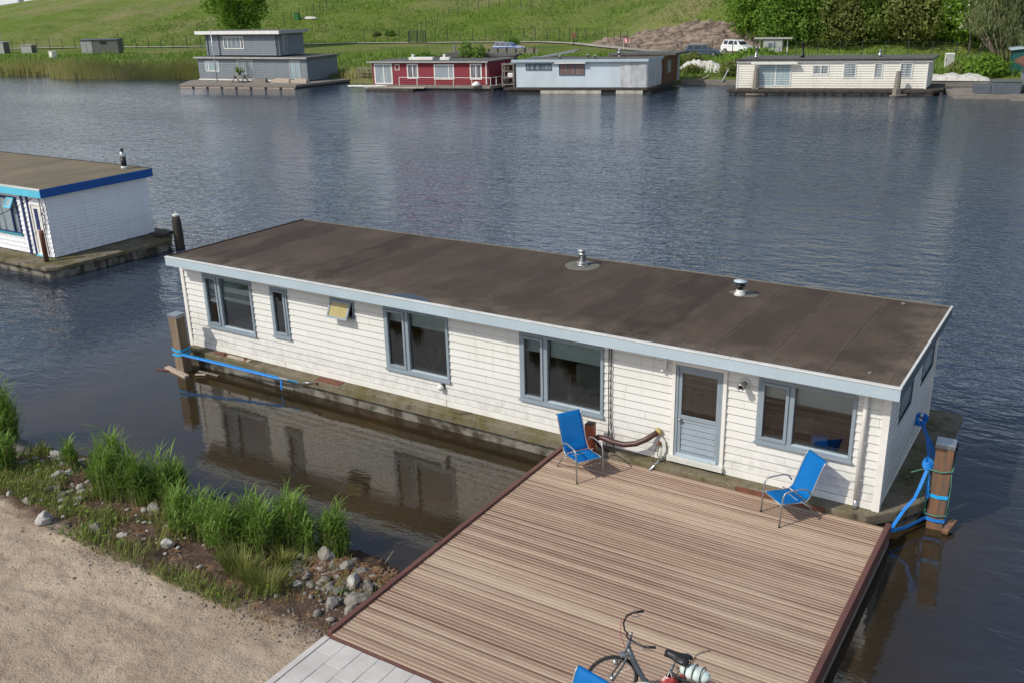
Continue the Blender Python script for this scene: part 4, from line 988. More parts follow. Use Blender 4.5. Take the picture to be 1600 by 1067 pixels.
MB().tube(P(*[(18.26+.172*a, .82+.172*b, 1.14+z_) for a, b, z_ in ((-1, -1, 0), (0, -1.05, -.01), (1, -1, .04), (1.05, 0, .1), (1, 1, .08), (0, 1.05, .06), (-1, 1, .03), (-1.05, 0, .02), (-1, -.99, 0))]), .013, 8).build('upper_loop', 'rope', rp, smooth=True)
MB().tube(P(*[(18.26+.172*a, .82+.172*b, .29+z_) for a, b, z_ in ((-1, -1, 0), (0, -1.05, -.01), (1, -1, .03), (1.05, 0, .05), (1, 1, .04), (0, 1.05, .03), (-1, 1, .0), (-1.05, 0, -.01), (-1, -.99, 0))]), .012, 8).build('lower_loop', 'rope', rp, smooth=True)
MB().tube(P((17.80, .55, 1.06), (17.95, .62, 1.12), (18.07, .66, 1.14), (18.04, .60, .9), (18.0, .50, .66), (18.05, .52, .55), (18.1, .6, .60), (18.08, .62, .45), (18.06, .62, .3)), .011, 6).build('tail', 'rope', rp, smooth=True)
MB().tube(P((18.42, .68, 1.16), (18.44, .7, .9), (18.44, .69, .6), (18.43, .66, .33)), .008, 6).build('tail', 'rope', rp, smooth=True)

# supply hose from the quay post to the wall
O = Vector((12.2, -.36, .36)); t = thing('supply_hose', 'thick brown insulated hose sagging from the red post up to the house wall', 'hose', O)
MB().tube(P((12.14, -.34, .70), (12.20, -.35, .785), (12.32, -.36, .80), (12.5, -.36, .765), (12.75, -.34, .75), (12.98, -.30, .81), (13.15, -.22, .90), (13.28, -.12, 1.0), (13.36, -.03, 1.06)), .056, 12).build('hose', 'hose', t, smooth=True)
MB().tube(P((13.325, -.075, 1.03), (13.365, -.025, 1.065)), .074, 12).build('yellow_collar', pm('yellowed_collar', (.50, .38, .14)), t, smooth=True)
mb = MB()
for o_ in (0, .03): mb.tube(P((12.15, -.33, .71), (12.16+o_, -.30, .58), (12.27+o_, -.24, .50), (12.42+o_, -.22, .475), (12.5, -.2, .47)), .022, 8)
mb.build('feed_line', 'rubber', t, smooth=True)
t = thing('hose_support', 'pale steel drop plate with cable loops left of the door', 'bracket', (13.45, -.05, .46))
MB().prism_y([(-.03, .02), (.02, .0), (.06, .25), (.04, .42), (-.04, .50), (-.07, .44)], -.02, .0).build('plate', 'trim', t)
MB().box(-.10, -.04, -.08, .0, .33, .40).build('clamp', 'rust', t, bevel=.01)
MB().tube([(0, -.03, .10), (-.05, -.16, .0), (-.13, -.36, -.10)], .028, 10).build('drain_pipe', 'steel', t, smooth=True)
mb = MB(); mb.tube([(-.1, -.08, .34), (-.16, -.10, .1), (-.15, -.14, -.02), (-.03, -.14, -.05), (.08, -.10, .0), (.07, -.06, .12)], .008, 6); mb.tube([(-.06, -.06, .34), (-.08, -.1, .15), (.0, -.12, .05), (.05, -.1, .1), (.05, -.06, .2)], .007, 6); mb.tube([(-.17, -.12, .02), (-.08, -.2, -.04), (.05, -.16, -.03)], .007, 6); mb.build('cable', 'rubber', t, smooth=True)

# loose timbers
def plank(label, a, b, w, h, m_, grp='loose planks'):
    a = Vector(a); b = Vector(b); c = (a+b)/2
    o = MB().bar(a-c, b-c, w, h).build('plank', m_, None, bevel=.006); o.location = c
    return tag(o, label, 'plank', grp)
plank('pale weathered plank afloat at the foot of the left mooring pile', (-.22, -.74, .03), (.78, -.93, .03), .14, .06, 'wood_pale')
plank('thin reddish lath floating beside the left mooring pile', (-.42, -.95, .012), (.15, -.80, .02), .05, .03, 'hardwood')
plank('short plank end sticking out from behind the left mooring pile', (-.02, -.40, .62), (.36, -.42, .62), .10, .12, 'wood_grey')
plank('broken grey batten floating under the pontoon edge', (.75, -.52, .03), (1.45, -.50, .03), .06, .03, 'wood_grey')
plank('short pale batten floating nearest the blue strap', (.85, -.72, .03), (1.1, -.60, .03), .07, .03, 'wood_pale')
plank('short rusty plank leaning in the water at the right mooring pile', (18.46, .55, .06), (18.54, .9, .14), .11, .07, 'wood_fresh')
plank('pale plank lying on the pontoon between two rusty bolts', (1.55, -.2, .485), (2.35, -.2, .485), .09, .045, 'wood_pale')
plank('red rusty steel bar on the pontoon beside the left rusty bolt', (1.05, -.17, .48), (1.5, -.18, .48), .07, .03, 'rust')
plank('grey ribbed board floating beside the deck at the bottom edge', (17.86, -4.75, .02), (18.25, -5.15, .02), .34, .035, 'wood_grey')
# ------------------------------------------------------------------ houses across and beside the water
def place(p0, p1): return (p0[0], p0[1], 0), math.atan2(p1[1]-p0[1], p1[0]-p0[0])
def boxed_window(par, x0, x1, z0, z1, fm='white', pm_='far_pane', mull=(), y=0, w=.09, name='window', flip=None):
    fn = flip
    mb = MB(); mb.frame(x0, x1, z0, z1, w, y-.06, y+.02)
    for m_ in mull: mb.box(m_-.05, m_+.05, y-.055, y+.02, z0+w, z1-w)
    pa = MB().box(x0+w*.5, x1-w*.5, y-.03, y-.012, z0+w*.5, z1-w*.5)
    if fn: mb.v = [fn(*q) for q in mb.v]; pa.v = [fn(*q) for q in pa.v]
    f = mb.build(name, fm, par); pa.build('pane', pm_, f)
    return f
def walls(par, x0, x1, y0, y1, z0, z1, m_, pitch=.16, sides='fblr'):
    lap = .045; pitch = max(pitch, .2)
    if 'f' in sides: b = MB(); siding(b, x0, x1, z0, z1, [], pitch, z0, lap, lambda x, d, z: (x, y0-d, z), .04); b.build('front_wall', m_, par, fix=False)
    if 'r' in sides: b = MB(); siding(b, y0, y1, z0, z1, [], pitch, z0, lap, lambda a, d, z: (x1+d, a, z), .04); b.build('end_wall', m_, par, fix=False)
    if 'l' in sides: b = MB(); siding(b, y0, y1, z0, z1, [], pitch, z0, lap, lambda a, d, z: (x0-d, a, z)); b.build('end_wall', m_, par, fix=False)
    if 'b' in sides: MB().box(x0, x1, y1-.1, y1, z0, z1).build('rear_wall', m_, par)
def shear(t, k_):
    """the far houses are not quite square: their ends run a little outwards"""
    for c in kids(t):
        for v in c.data.vertices: v.co.x += k_*v.co.y
        for d in kids(c):
            for v in d.data.vertices: v.co.x += k_*v.co.y
G_FAR = 'houseboats along the far shore'

# --- neighbour on the left
nb = thing('houseboat', 'white houseboat with royal blue end fascia and mossy roof, cut off by the left edge', 'houseboat', (-11.75, 3.83, .4))
W_ = 13.5; D_ = 4.3; H_ = 2.5-.0
mb = MB(); NW = [(-2.55-1.95, -1.72, .70, 2.08)]; ND = (-.82-.22, -.34, .0, 1.95)
siding(mb, -W_, 0, .04, 2.30, [(-4.5, -1.72, .70, 2.08), (-.98, -.32, .04, 1.96)], .17, .04, .03, lambda x, d, z: (x, -d, z)); mb.build('front_wall', 'siding_white', nb, fix=False)
mb = MB(); siding(mb, 0, D_, .04, 2.30, [], .12, .04, .02, lambda a, d, z: (d, a, z)); mb.build('end_wall', 'siding_white', nb, fix=False)
mb = MB(); mb.box(-W_, -.03, D_-.05, D_, .04, 2.3); mb.box(-W_, -W_+.05, .1, D_-.06, .04, 2.3); mb.build('rear_wall', 'siding_white', nb)
MB().box(-W_+.06, -.06, .9, .95, 0, 2.3).build('interior_wall', 'dark', nb)
rf = MB().box(-W_-.2, .22, -.24, D_+.1, 2.30, 2.545).build('roof', 'roof_brown', nb)
MB().box(-W_-.2, .22, -.27, -.242, 2.25, 2.50).build('front_fascia', 'cyan_paint', rf); MB().box(-W_-.2, .225, -.275, -.20, 2.502, 2.56).build('roof_edge_trim', 'trim', rf)
MB().box(.222, .252, -.27, D_+.12, 2.25, 2.552).build('end_fascia', 'royal_paint', rf); MB().box(-W_-.2, .25, D_+.102, D_+.13, 2.3, 2.57).build('rear_fascia', 'wood_dark', rf)
f = MB().frame(-4.5, -1.72, .70, 2.08, .07, -.05, .06).box(-2.20, -2.12, -.045, .06, .77, 2.01).build('window', 'navy_paint', nb)
MB().box(-4.52, -1.70, -.075, -.02, .66, .73).build('sill', 'teal_paint', f)
MB().box(-4.43, -2.2, .0, .01, .77, 2.01).build('pane', 'far_pane', f); MB().box(-2.12, -1.79, .0, .01, .77, 2.01).build('pane', 'far_pane', f)
s_ = MB().frame(-.21, .21, -.40, 0, .06, -.02, .02).build('open_sash', 'cyan_paint', f); s_.location = (-2.0, -.06, 2.06); s_.rotation_euler.x = R(-30)
p_ = MB().box(-.155, .155, -.004, .004, -.345, -.055).build('sash_pane', 'far_pane_pale', f); p_.location = s_.location; p_.rotation_euler.x = R(-30)
dr = MB().frame(-.98, -.32, .03, 1.96, .08, -.04, .06).build('door_frame', 'white', nb); MB().box(-.91, -.39, -.01, .04, .05, 1.88).build('door', 'white', nb)
d2 = MB().box(-.74, -.55, -.03, -.011, 1.0, 1.76).build('door_window', 'navy_paint', dr); MB().box(-.99, -.3, -.10, -.0, .0, .06).build('threshold', 'cyan_paint', dr)
for x_ in (-1.42, -1.08): MB().box(x_, x_+.10, -.06, -.032, .02, 2.26).build('navy_strip', 'navy_paint', nb)
MB().tube([(-.25, -.06, 2.3), (-.24, -.06, 1.5), (-.27, -.06, .9), (-.2, -.06, .1)], .015, 6).build('cable', 'rubber', nb)
mb = MB(); rq = random.Random(5)
for i in range(6): mb.tube([(-.22+rq.uniform(-.06, .12), -.05, 2.0-i*.16), (-.12+rq.uniform(-.05, .1), -.06, 1.85-i*.16), (-.2+rq.uniform(-.05, .1), -.05, 1.7-i*.16)], .012, 5)
mb.build('climbing_stem', 'bark', nb)
fl = MB().lathe([(.13, 0), (.12, .10)], (-.75, 3.95, 2.545), 14).build('flue', 'trim', nb, smooth=True)
MB().lathe([(.10, .10), (.10, .42)], (-.75, 3.95, 2.545), 14).build('pipe', 'black', fl, smooth=True); MB().lathe([(.105, .42), (.12, .46), (.105, .6), (.06, .66)], (-.75, 3.95, 2.545), 14).build('collar', 'steel', fl, smooth=True); MB().lathe([(.05, .66), (.06, .70), (.05, .78), (0, .79)], (-.75, 3.95, 2.545), 12).build('cap', 'black', fl, smooth=True)
pn_ = MB().prism([(-W_, -.95), (.85, -.98), (1.22, -.55), (1.48, 3.75), (1.48, 3.9), (.3, 4.9), (-W_, 4.9)], -.12, .02).build('pontoon', 'ledge', nb, bevel=.03)
MB().prism([(-W_, -.80), (.80, -.83), (1.16, -.5), (1.42, 3.7), (.3, 4.8), (-W_, 4.8)], -1.2, -.12).build('hull', 'conc_side', pn_)
for y_ in (.15, 1.1, 2.1, 3.1): MB().box(1.16+.06*y_/1, 1.215+.06*y_, y_, y_+.10, -.42, -.13).build('fender_block', 'wood_dark', pn_)
t = thing('mooring_post', 'short rusty brown post standing before the white door of the left houseboat', 'post', (-11.62, 3.40, .42)); MB().lathe([(.085, 0), (.085, 1.0), (.075, 1.12), (.0, 1.13)], (0, 0, 0), 12).build('post', 'rust', t, smooth=True)
o = tag(MB().tube([(-.0, 0, 0), (-2.0, -.9, -.95), (-4, -1.6, -1.9), (-6, -2.0, -2.6)], .014, 6).build('mooring_line', 'rubber', smooth=True), 'thin black line slanting past the window of the left houseboat', 'line'); o.location = (-11.98, 3.52, 2.62)
t = tag(MB().bar((-.35, 0, 0), (.4, .15, .02), .5, .10).build('driftwood_slab', 'wood_dark', bevel=.02), 'dark slab lying on the pontoon corner of the left houseboat by the pile', 'timber'); t.location = (-10.95, 7.75, .55)

# --- grey two-storey houseboat
loc, rz = place((-70.3, 61), (-55.4, 62.9))
g = thing('houseboat', 'grey blue two storey houseboat with white edged upper roof', 'houseboat', loc, rz, G_FAR)
walls(g, 0, 15, 0, 5.6, .42, 2.72, 'siding_grey'); walls(g, 1.0, 11.2, .55, 4.9, 2.98, 5.28, 'siding_grey')
rf = MB().box(-.3, 15.25, -.35, 5.8, 2.72, 2.86).build('lower_roof', 'roof_far', g); MB().box(-.3, 15.25, -.38, -.352, 2.70, 2.87).build('fascia', 'pale_grey', rf); MB().box(15.252, 15.28, -.38, 5.8, 2.70, 2.87).build('fascia', 'shed_grey', rf)
rf = MB().box(.1, 11.75, -.05, 5.2, 5.28, 5.56).build('upper_roof', 'roof_far', g); MB().box(.1, 11.75, -.08, -.052, 5.25, 5.60).build('fascia', 'white', rf); MB().box(11.752, 11.78, -.08, 5.2, 5.25, 5.60).build('fascia', 'pale_grey', rf)
boxed_window(g, 3.54, 6.4, 3.66, 5.0, 'white', 'far_pane', (4.15, 5.95), .55); boxed_window(g, 1.05, 3.0, 1.27, 2.42, 'white', 'far_pane_pale', (1.5,))
boxed_window(g, 5.5, 7.85, .5, 2.58, 'pale_grey', 'far_pane', (6.8,), name='glass_door'); boxed_window(g, 12.7, 14.15, .6, 2.58, 'pale_grey', 'far_pane_pale', (13.4,), name='glass_door')
boxed_window(g, .5, 1.35, 3.15, 5.1, 'pale_grey', 'far_pane', (), 0, flip=lambda x, y, z: (11.2-y, .55+x, z))
for x_, z0_, z1_, y_ in ((1.25, 3.0, 5.2, .5), (2.88, 3.0, 5.2, .5), (10.75, 3.0, 5.2, .5), (10.95, 3.0, 5.2, .5)): MB().box(x_, x_+.09, y_-.06, y_, z0_, z1_).build('downpipe', 'fascia_dark', g)
PL = [(1.9, -5.4), (16.1, -3.7), (18.0, 3.2), (16.5, 6.2), (-.4, 6.2), (-.4, -1.2)]
MB().prism(PL, .12, .36).build('platform', 'wood_grey', g); MB().prism([(x*.98+.15, y*.96+.05) for x, y in PL], -.6, .12).build('floats', 'wood_dark', g)
for i in range(8): a_, b_ = np.array(PL[0])+(0, -.02), np.array(PL[1])+(0, -.02); p0_, p1_ = a_+(b_-a_)*(i/8+.01), a_+(b_-a_)*((i+1)/8-.012); MB().bar((*p0_, .0), (*p1_, .0), .03, .16).build('float_board', 'wood_pale', g)
MB().box(-.1, 15.1, -.1, -.0, .34, .46).build('base_plinth', 'white', g)
t = thing('mast', 'thin grey mast standing before the grey two storey houseboat', 'mast', (-65.1, 58.9, .34)); MB().tube([(0, 0, 0), (-.05, 0, 2.4), (-.12, 0, 5.6)], [.06, .05, .03], 8).build('pole', 'steel', t, smooth=True)
t = thing('picnic_table', 'grey picnic table with a potted plant on the grey houseboat platform', 'table', (-62.6, 59.9, .36), rz)
mb = MB(); mb.box(-.9, .9, -.4, .4, .68, .74); mb.build('table_top', 'wood_grey', t); [MB().box(-.9, .9, y_-.13, y_+.13, .40, .45).build('bench', 'wood_grey', t) for y_ in (-.75, .75)]
[MB().bar((x_, -.7, .0), (x_, .25, .68), .08, .08).bar((x_, .7, .0), (x_, -.25, .68), .08, .08).build('leg', 'wood_grey', t) for x_ in (-.65, .65)]
t = thing('potted_plant', 'small dark potted plant on the picnic table', 'plant', (-62.6, 59.9, 1.10)); MB().lathe([(.12, 0), (.17, .25), (.0, .26)], (0, 0, 0), 12).build('pot', 'wood_dark', t)
rq = random.Random(9); mb = MB(); [mb.add([Vector((0, 0, .2))+Vector(q)*.0, Vector((a*.45+.05, b*.45, c*.7+.3)), Vector((a*.45, b*.45+.08, c*.7+.42))], [(0, 1, 2)]) for a, b, c in [(rq.uniform(-1, 1), rq.uniform(-1, 1), rq.uniform(0, 1)) for _ in range(60)] for q in [(0, 0, 0)]]; mb.build('leaves', 'leaf_dark', t, fix=False)
for i, (x_, y_, L_) in enumerate(((-60.2, 60.3, 1.8), (-57.6, 60.9, 2.4), (-55.2, 61.2, 2.0))):
    o = MB().bar((-L_/2, 0, 0), (L_/2, .3, 0), .5, .3).bar((-L_/2+.2, .35, .1), (L_/2-.3, .55, .1), .3, .3).build('timber_pile', 'wood_pale' if i else 'wood_grey', bevel=.02); o.location = (x_, y_, .5)
    tag(o, ('grey timber stack left of the others on the grey houseboat platform', 'pale timber stack in the middle of the grey houseboat platform', 'pale timber stack at the right end of the grey houseboat platform')[i], 'timber', 'timber stacks on the platform')

# --- red houseboat
loc, rz = place((-45.2, 61.5), (-33.3, 64.5))
g = thing('houseboat', 'dark red clapboard houseboat with white window frames and grey roof', 'houseboat', loc, rz, G_FAR)
walls(g, 0, 12.35, 0, 4.4, .45, 2.60, 'siding_red')
rf = MB().box(-.35, 12.5, -.35, 4.6, 2.60, 2.70).build('roof', 'roof_far', g); MB().box(-.35, 12.5, -.38, -.352, 2.58, 2.71).build('fascia', 'pale_grey', rf)
boxed_window(g, .22, 2.2, .5, 2.5, 'white', 'far_pane_pale', (1.25,), name='glass_door', w=.13)
boxed_window(g, 2.5, 3.0, 1.85, 2.42, 'white', 'siding_red', (), w=.06, name='vent')
boxed_window(g, 3.8, 5.0, 1.05, 2.46, 'white', 'far_pane', (4.42,), w=.12); boxed_window(g, 6.68, 8.8, .97, 2.42, 'white', 'far_pane_pale', (8.24,), w=.12); boxed_window(g, 10.45, 11.68, .98, 2.46, 'white', 'far_pane', (11.07,), w=.12)
MB().box(12.1, 12.2, -.1, -.03, .5, 2.58).build('downpipe', 'white', g)
MB().prism([(-.4, -.75), (12.9, -.75), (13.3, -.2), (13.3, 4.8), (-.4, 4.8)], .2, .45).build('pontoon', 'wood_grey', g); MB().box(-.2, 13.1, -.6, 4.7, -.6, .2).build('hull', 'wood_dark', g)
mb = MB(); mb.bar((3.3, -.65, 1.22), (12.9, -.65, 1.2), .05, .05); mb.bar((12.9, -.65, 1.2), (13.1, 4.4, 1.2), .05, .05)
for x_ in np.linspace(3.3, 12.9, 6): mb.bar((x_, -.65, .45), (x_, -.65, 1.22), .045, .045)
for y_ in np.linspace(.2, 4.3, 5): mb.bar((13.0, y_, .45), (13.0, y_, 1.2), .05, .05)
mb.build('railing', 'white', g)
shear(g, .22)
t = thing('landing_stage', 'low dark floating stage with white boards before the red houseboat', 'jetty', (-45.0, 60.9, 0), rz)
MB().box(.2, 5.2, -1.6, .2, -.2, .22).build('float', 'wood_dark', t); MB().box(-.5, 6.0, -.7, .5, .23, .30).build('deck_boards', 'float', t)
bd_ = thing('paddle_board', 'long white paddle board lying on the stage beside the red houseboat', 'paddle board', (-45.2, 60.6, .34), rz+R(3))
MB().prism([(-2.2, 0), (-1.7, .25), (-.5, .36), (.9, .36), (1.7, .25), (2.1, 0), (1.7, -.25), (.9, -.36), (-.5, -.36), (-1.7, -.25)], 0, .12).build('hull', 'white', bd_, bevel=.03); MB().box(-.6, .8, -.2, .2, .121, .128).build('deck_pad', 'pale_grey', bd_); MB().box(-1.75, -1.5, -.012, .012, -.10, 0).build('fin', 'black', bd_)
t = tag(MB().lathe([(.0, .42), (.15, .40), (.42, .2), (.45, 0)], (0, 0, 0), 14).build('upturned_basin', 'white', smooth=True), 'white upturned basin on the red houseboat pontoon corner', 'basin'); t.location = (-34.0, 63.5, .45)
# roof clutter on and behind the red house
for i, (x_, y_, L_) in enumerate(((4.6, 1.9, 2.6), (7.3, 1.6, 1.0))):
    p = Matrix.Rotation(rz, 4, 'Z') @ Vector((x_, y_, 0)); o = MB().box(-L_/2, L_/2, -.3, .3, 0, .28).box(-L_/2+.3, -L_/2+.5, -.2, .2, .28, .55).build('roof_box', 'white', bevel=.03)
    o.location = (loc[0]+p.x, loc[1]+p.y, 2.70); o.rotation_euler.z = rz; tag(o, ('long white vent box on the red houseboat roof', 'short white vent box on the red houseboat roof')[i], 'vent box', 'roof vents of the red houseboat')
def tuft(n, r_, h, mat, seed, w=.09, flat=.6):
    rq = random.Random(seed); mb = MB()
    for _ in range(n):
        a = rq.uniform(0, 2*PI); d = r_*rq.random()**.5; z = h*rq.uniform(.15, 1)*(1-.5*(d/r_)**2); p = Vector((d*math.cos(a), d*math.sin(a)*flat, z))
        q = Vector((rq.uniform(-1, 1), rq.uniform(-1, 1), rq.uniform(-1, 1))).normalized(); s_ = q.orthogonal().normalized()*w*rq.uniform(.6, 1.4); t_ = q.cross(s_)
        mb.add([p-s_, p+t_*.7, p+s_, p-t_*.7], [(0, 1, 2, 3)])
    return mb
for i, (x_, y_, r_, h, sd_) in enumerate(((9.2, 3.6, .75, 2.0, 1), (10.6, 3.7, .8, 1.7, 2))):
    p = Matrix.Rotation(rz, 4, 'Z') @ Vector((x_-1.2, y_+1.9, 0)); t = thing('planter', ('tall leafy plant in a tub behind the left part of the red roof', 'bushy plant in a tub behind the right part of the red roof')[i], 'planter', (loc[0]+p.x, loc[1]+p.y, 1.6), 0, 'tub plants by the red houseboat')
    MB().lathe([(.3, 0), (.36, .6), (.3, .62), (.0, .58)], (0, 0, 0), 12).build('tub', 'wood_dark', t); MB().tube([(0, 0, .5), (.05, 0, 1.6)], .05, 6).build('stem', 'bark', t); f_ = tuft(420, r_, h, 'leaf_mid', sd_, .12, 1); f_.build('foliage', 'leaf_mid', t, fix=False).location = (0, 0, .9)
p = Matrix.Rotation(rz, 4, 'Z') @ Vector((7.6, 7.0, 0)); t = thing('garden_shed', 'low grey shed roof showing just behind the red houseboat', 'shed', (loc[0]+p.x, loc[1]+p.y, .8), rz)
MB().box(-3, 5.2, -1, 1, 0, 1.9).build('wall', 'wood_grey', t); MB().prism_y([(-3.3, 1.85), (-1.6, 2.35), (5.6, 2.1), (5.6, 1.95)], -1.2, 1.2).build('roof', 'roof_far', t); MB().lathe([(.12, 0), (.12, .55), (.2, .6), (.0, .72)], (-1.4, 0, 2.3), 10).build('flue', 'steel', t)

t = thing('board_fence', 'low dark board fence hiding the lower half of the light blue car', 'fence', (-51.0, 97.2, .75), R(20))
for i in range(22): MB().box(-3.4+i*.31, -3.12+i*.31, -.02, .02, 0, 1.02+.07*((i*7) % 3)).build('board', 'wood_grey' if i % 4 else 'wood_dark', t)
MB().box(-3.4, 3.4, .021, .08, .25, .35).box(-3.4, 3.4, .021, .08, .8, .9).build('rail', 'wood_dark', t)
for i, (x_, y_, w_, h_, m_, lb) in enumerate(((8.6, 5.6, .9, 1.9, 'wood_dark', 'dark stacked crates left of the tub plants behind the red roof'), (12.2, 5.9, 1.5, 1.75, 'white', 'white chest behind the right end of the red roof'), (10.4, 6.4, 1.2, 2.0, 'black', 'black covered stack between plants and white chest behind the red roof'))):
    p = Matrix.Rotation(rz, 4, 'Z') @ Vector((x_, y_, 0)); o = MB().box(-w_/2, w_/2, -.3, .3, 0, h_).box(-w_/2-.06, w_/2+.06, -.36, .36, h_, h_+.08).build('storage_chest', m_, bevel=.03); o.location = (loc[0]+p.x, loc[1]+p.y, .8); o.rotation_euler.z = rz; tag(o, lb, 'chest', 'storage chests behind the red houseboat')

# gangway with wooden railings, left of the red house
t = thing('gangway', 'wooden gangway with slatted railings between grey and red houseboats', 'gangway', (-50.5, 68.0, .35), R(12))
MB().box(-1.6, 4.6, -.8, 2.2, -.05, .12).build('walkway', 'float', t)
for y_ in (-.8, 2.2):
    mb = MB(); [mb.box(x_-.07, x_+.07, y_-.07, y_+.07, -.6, 1.25) for x_ in (-1.5, .5, 2.5, 4.5)]
    mb.build('railing_posts', 'wood_grey', t); mb = MB(); [mb.box(-1.6, 4.6, y_-.1, y_-.071, z_, z_+.12) for z_ in (.35, .7, 1.1)]; mb.build('rail', 'wood_grey', t)

# --- pale blue houseboat with the tarpaulin
loc, rz = place((-29.3, 63.1), (-17.5, 66.8))
g = thing('houseboat', 'pale blue houseboat with grey tarpaulin across its right end', 'houseboat', loc, rz, G_FAR)
MB().box(.1, 9.95, 0, .08, .5, 2.78).build('front_wall', 'sheet', g); MB().box(.1, .18, .08, 4.2, .5, 2.78).build('end_wall', 'sheet', g); MB().box(.18, 12.3, 4.1, 4.2, .5, 2.78).build('rear_wall', 'sheet', g)
rf = MB().box(-.2, 12.5, -.3, 4.4, 2.80, 2.92).build('roof', 'roof_far', g); MB().box(-.2, 12.5, -.33, -.302, 2.76, 3.0).build('fascia', 'fascia', rf); MB().box(12.502, 12.53, -.33, 4.4, 2.76, 3.0).build('fascia', 'fascia', rf)
boxed_window(g, 1.05, 3.5, 2.02, 2.62, 'fascia_dark', 'far_pane', (2.55,)); boxed_window(g, 4.2, 6.6, 1.56, 2.62, 'fascia_dark', pm('red_brown_blinds', (.16, .07, .07), (.25, .2, .18), .3, 2, stretch=(3, 1, .2)), (5.0, 5.7))
MB().box(3.95, 6.8, -.4, -.02, 2.63, 2.74).build('awning_box', 'white', g)
tp = MB(); n1, n2 = 60, 26; V = []
path_ = [(9.95, -.06), (12.3, -.08), (12.42, .05), (12.5, 1.6), (12.45, 3.3)]; seg = [0]; 
for a, b in zip(path_, path_[1:]): seg.append(seg[-1]+math.dist(a, b))
for i in range(n1):
    s_ = seg[-1]*i/(n1-1); x_ = np.interp(s_, seg, [q[0] for q in path_]); y_ = np.interp(s_, seg, [q[1] for q in path_])
    for j in range(n2):
        z_ = .5+2.25*j/(n2-1); n_ = mn.fractal((s_*1.4+z_*.6, z_*.5, 4), .8, 2.1, 4)*.09*(1-.5*j/n2)
        tp.v.append((x_+(n_ if s_ > 2.5 else 0), y_-(n_ if s_ < 2.5 else 0)-.02, z_))
tp.f = [tuple(q) for q in grid_faces(n1, n2)]; tp.build('tarpaulin', 'tarp', g, smooth=True, fix=False)
pn_ = MB().prism([(-.8, -.7), (12.6, -.7), (13.0, 0), (13.0, 5.2), (-.8, 5.2)], .32, .5).build('platform', 'wood_dark', g)
MB().box(-.6, 12.8, -.5, 5.0, -.6, .32).build('hull', 'wood_dark', pn_)
for a, b in ((2.7, 8.4), (9.75, 12.2)): MB().box(a, b, -.66, -.505, -.12, .32).build('float', 'float', pn_, bevel=.03)
MB().box(12.35, 12.6, 3.4, 6.9, .5, 3.0).build('board_wall', 'wood_brown', g); MB().box(12.3, 12.65, 6.9, 7.4, .5, 3.0).build('pale_corner', 'pale_grey', g); MB().box(12.601, 12.64, 4.2, 5.1, 1.4, 2.6).build('window', 'far_pane', g)
MB().box(6.9, 13.3, 4.45, 8.1, 3.0, 3.18).build('annex_roof', 'roof_far', g); MB().box(7.2, 12.3, 4.5, 7.9, .5, 2.98).build('annex_wall', 'wood_brown', g)
fl = MB().lathe([(.16, 0), (.13, .1), (.12, .35), (.22, .38), (.22, .48), (.12, .5), (.12, .62), (.2, .65), (.0, .8)], (8.5, 3.2, 2.92), 14).build('flue', 'steel', g, smooth=True)
for x_, y_ in ((3.6, 1.5), (6.8, 1.8), (5.6, 3.0)): MB().lathe([(.1, 0), (.08, .22), (.16, .25), (.0, .32)], (x_, y_, 2.92), 10).build('roof_vent', 'steel', g, smooth=True)
for i, (x_, z_) in enumerate(((.0, 1.0), (.15, 1.5))):
    pass
shear(g, .25)
p = lambda x_, y_: (loc[0]+x_*math.cos(rz)-y_*math.sin(rz), loc[1]+x_*math.sin(rz)+y_*math.cos(rz))
t = thing('storage_rack', 'cluttered grey rack between the red and the pale blue houseboat', 'rack', (*p(-.75, .6), .5), rz)
[MB().box(-.6, .6, -.4, .4, z_, z_+.08).build('shelf', 'wood_grey', t) for z_ in (.2, .8, 1.4, 2.0)]; [MB().box(x_-.05, x_+.05, y_-.05, y_+.05, 0, 2.15).build('post', 'wood_grey', t) for x_ in (-.55, .55) for y_ in (-.35, .35)]
for i, (x_, z_, m_) in enumerate(((-.2, .28, 'black'), (.2, .88, 'white'), (-.1, 1.48, 'wood_dark'))):
    o = MB().box(-.25, .25, -.25, .25, 0, .4).build('storage_tub', m_, bevel=.05); o.location = (*p(-.75+x_, .5), .5+z_); o.rotation_euler.z = rz; tag(o, ('black tub on the lowest rack shelf', 'white tub on the middle rack shelf', 'dark tub on the top rack shelf')[i] + ' between the far houseboats', 'tub', 'tubs on the rack')
t = thing('slate_lean_to', 'slate grey lean-to roof rising behind the pale blue houseboat', 'shed', (*p(1.2, 7.2), .8), rz); MB().box(-1.5, 3.2, -1.2, 1.2, 0, 1.9).build('wall', 'siding_grey', t); MB().prism_y([(-3.4, 1.5), (3.4, 2.6), (3.4, 2.5), (-3.0, 1.4)], -1.6, 1.6).build('roof', 'siding_grey', t)

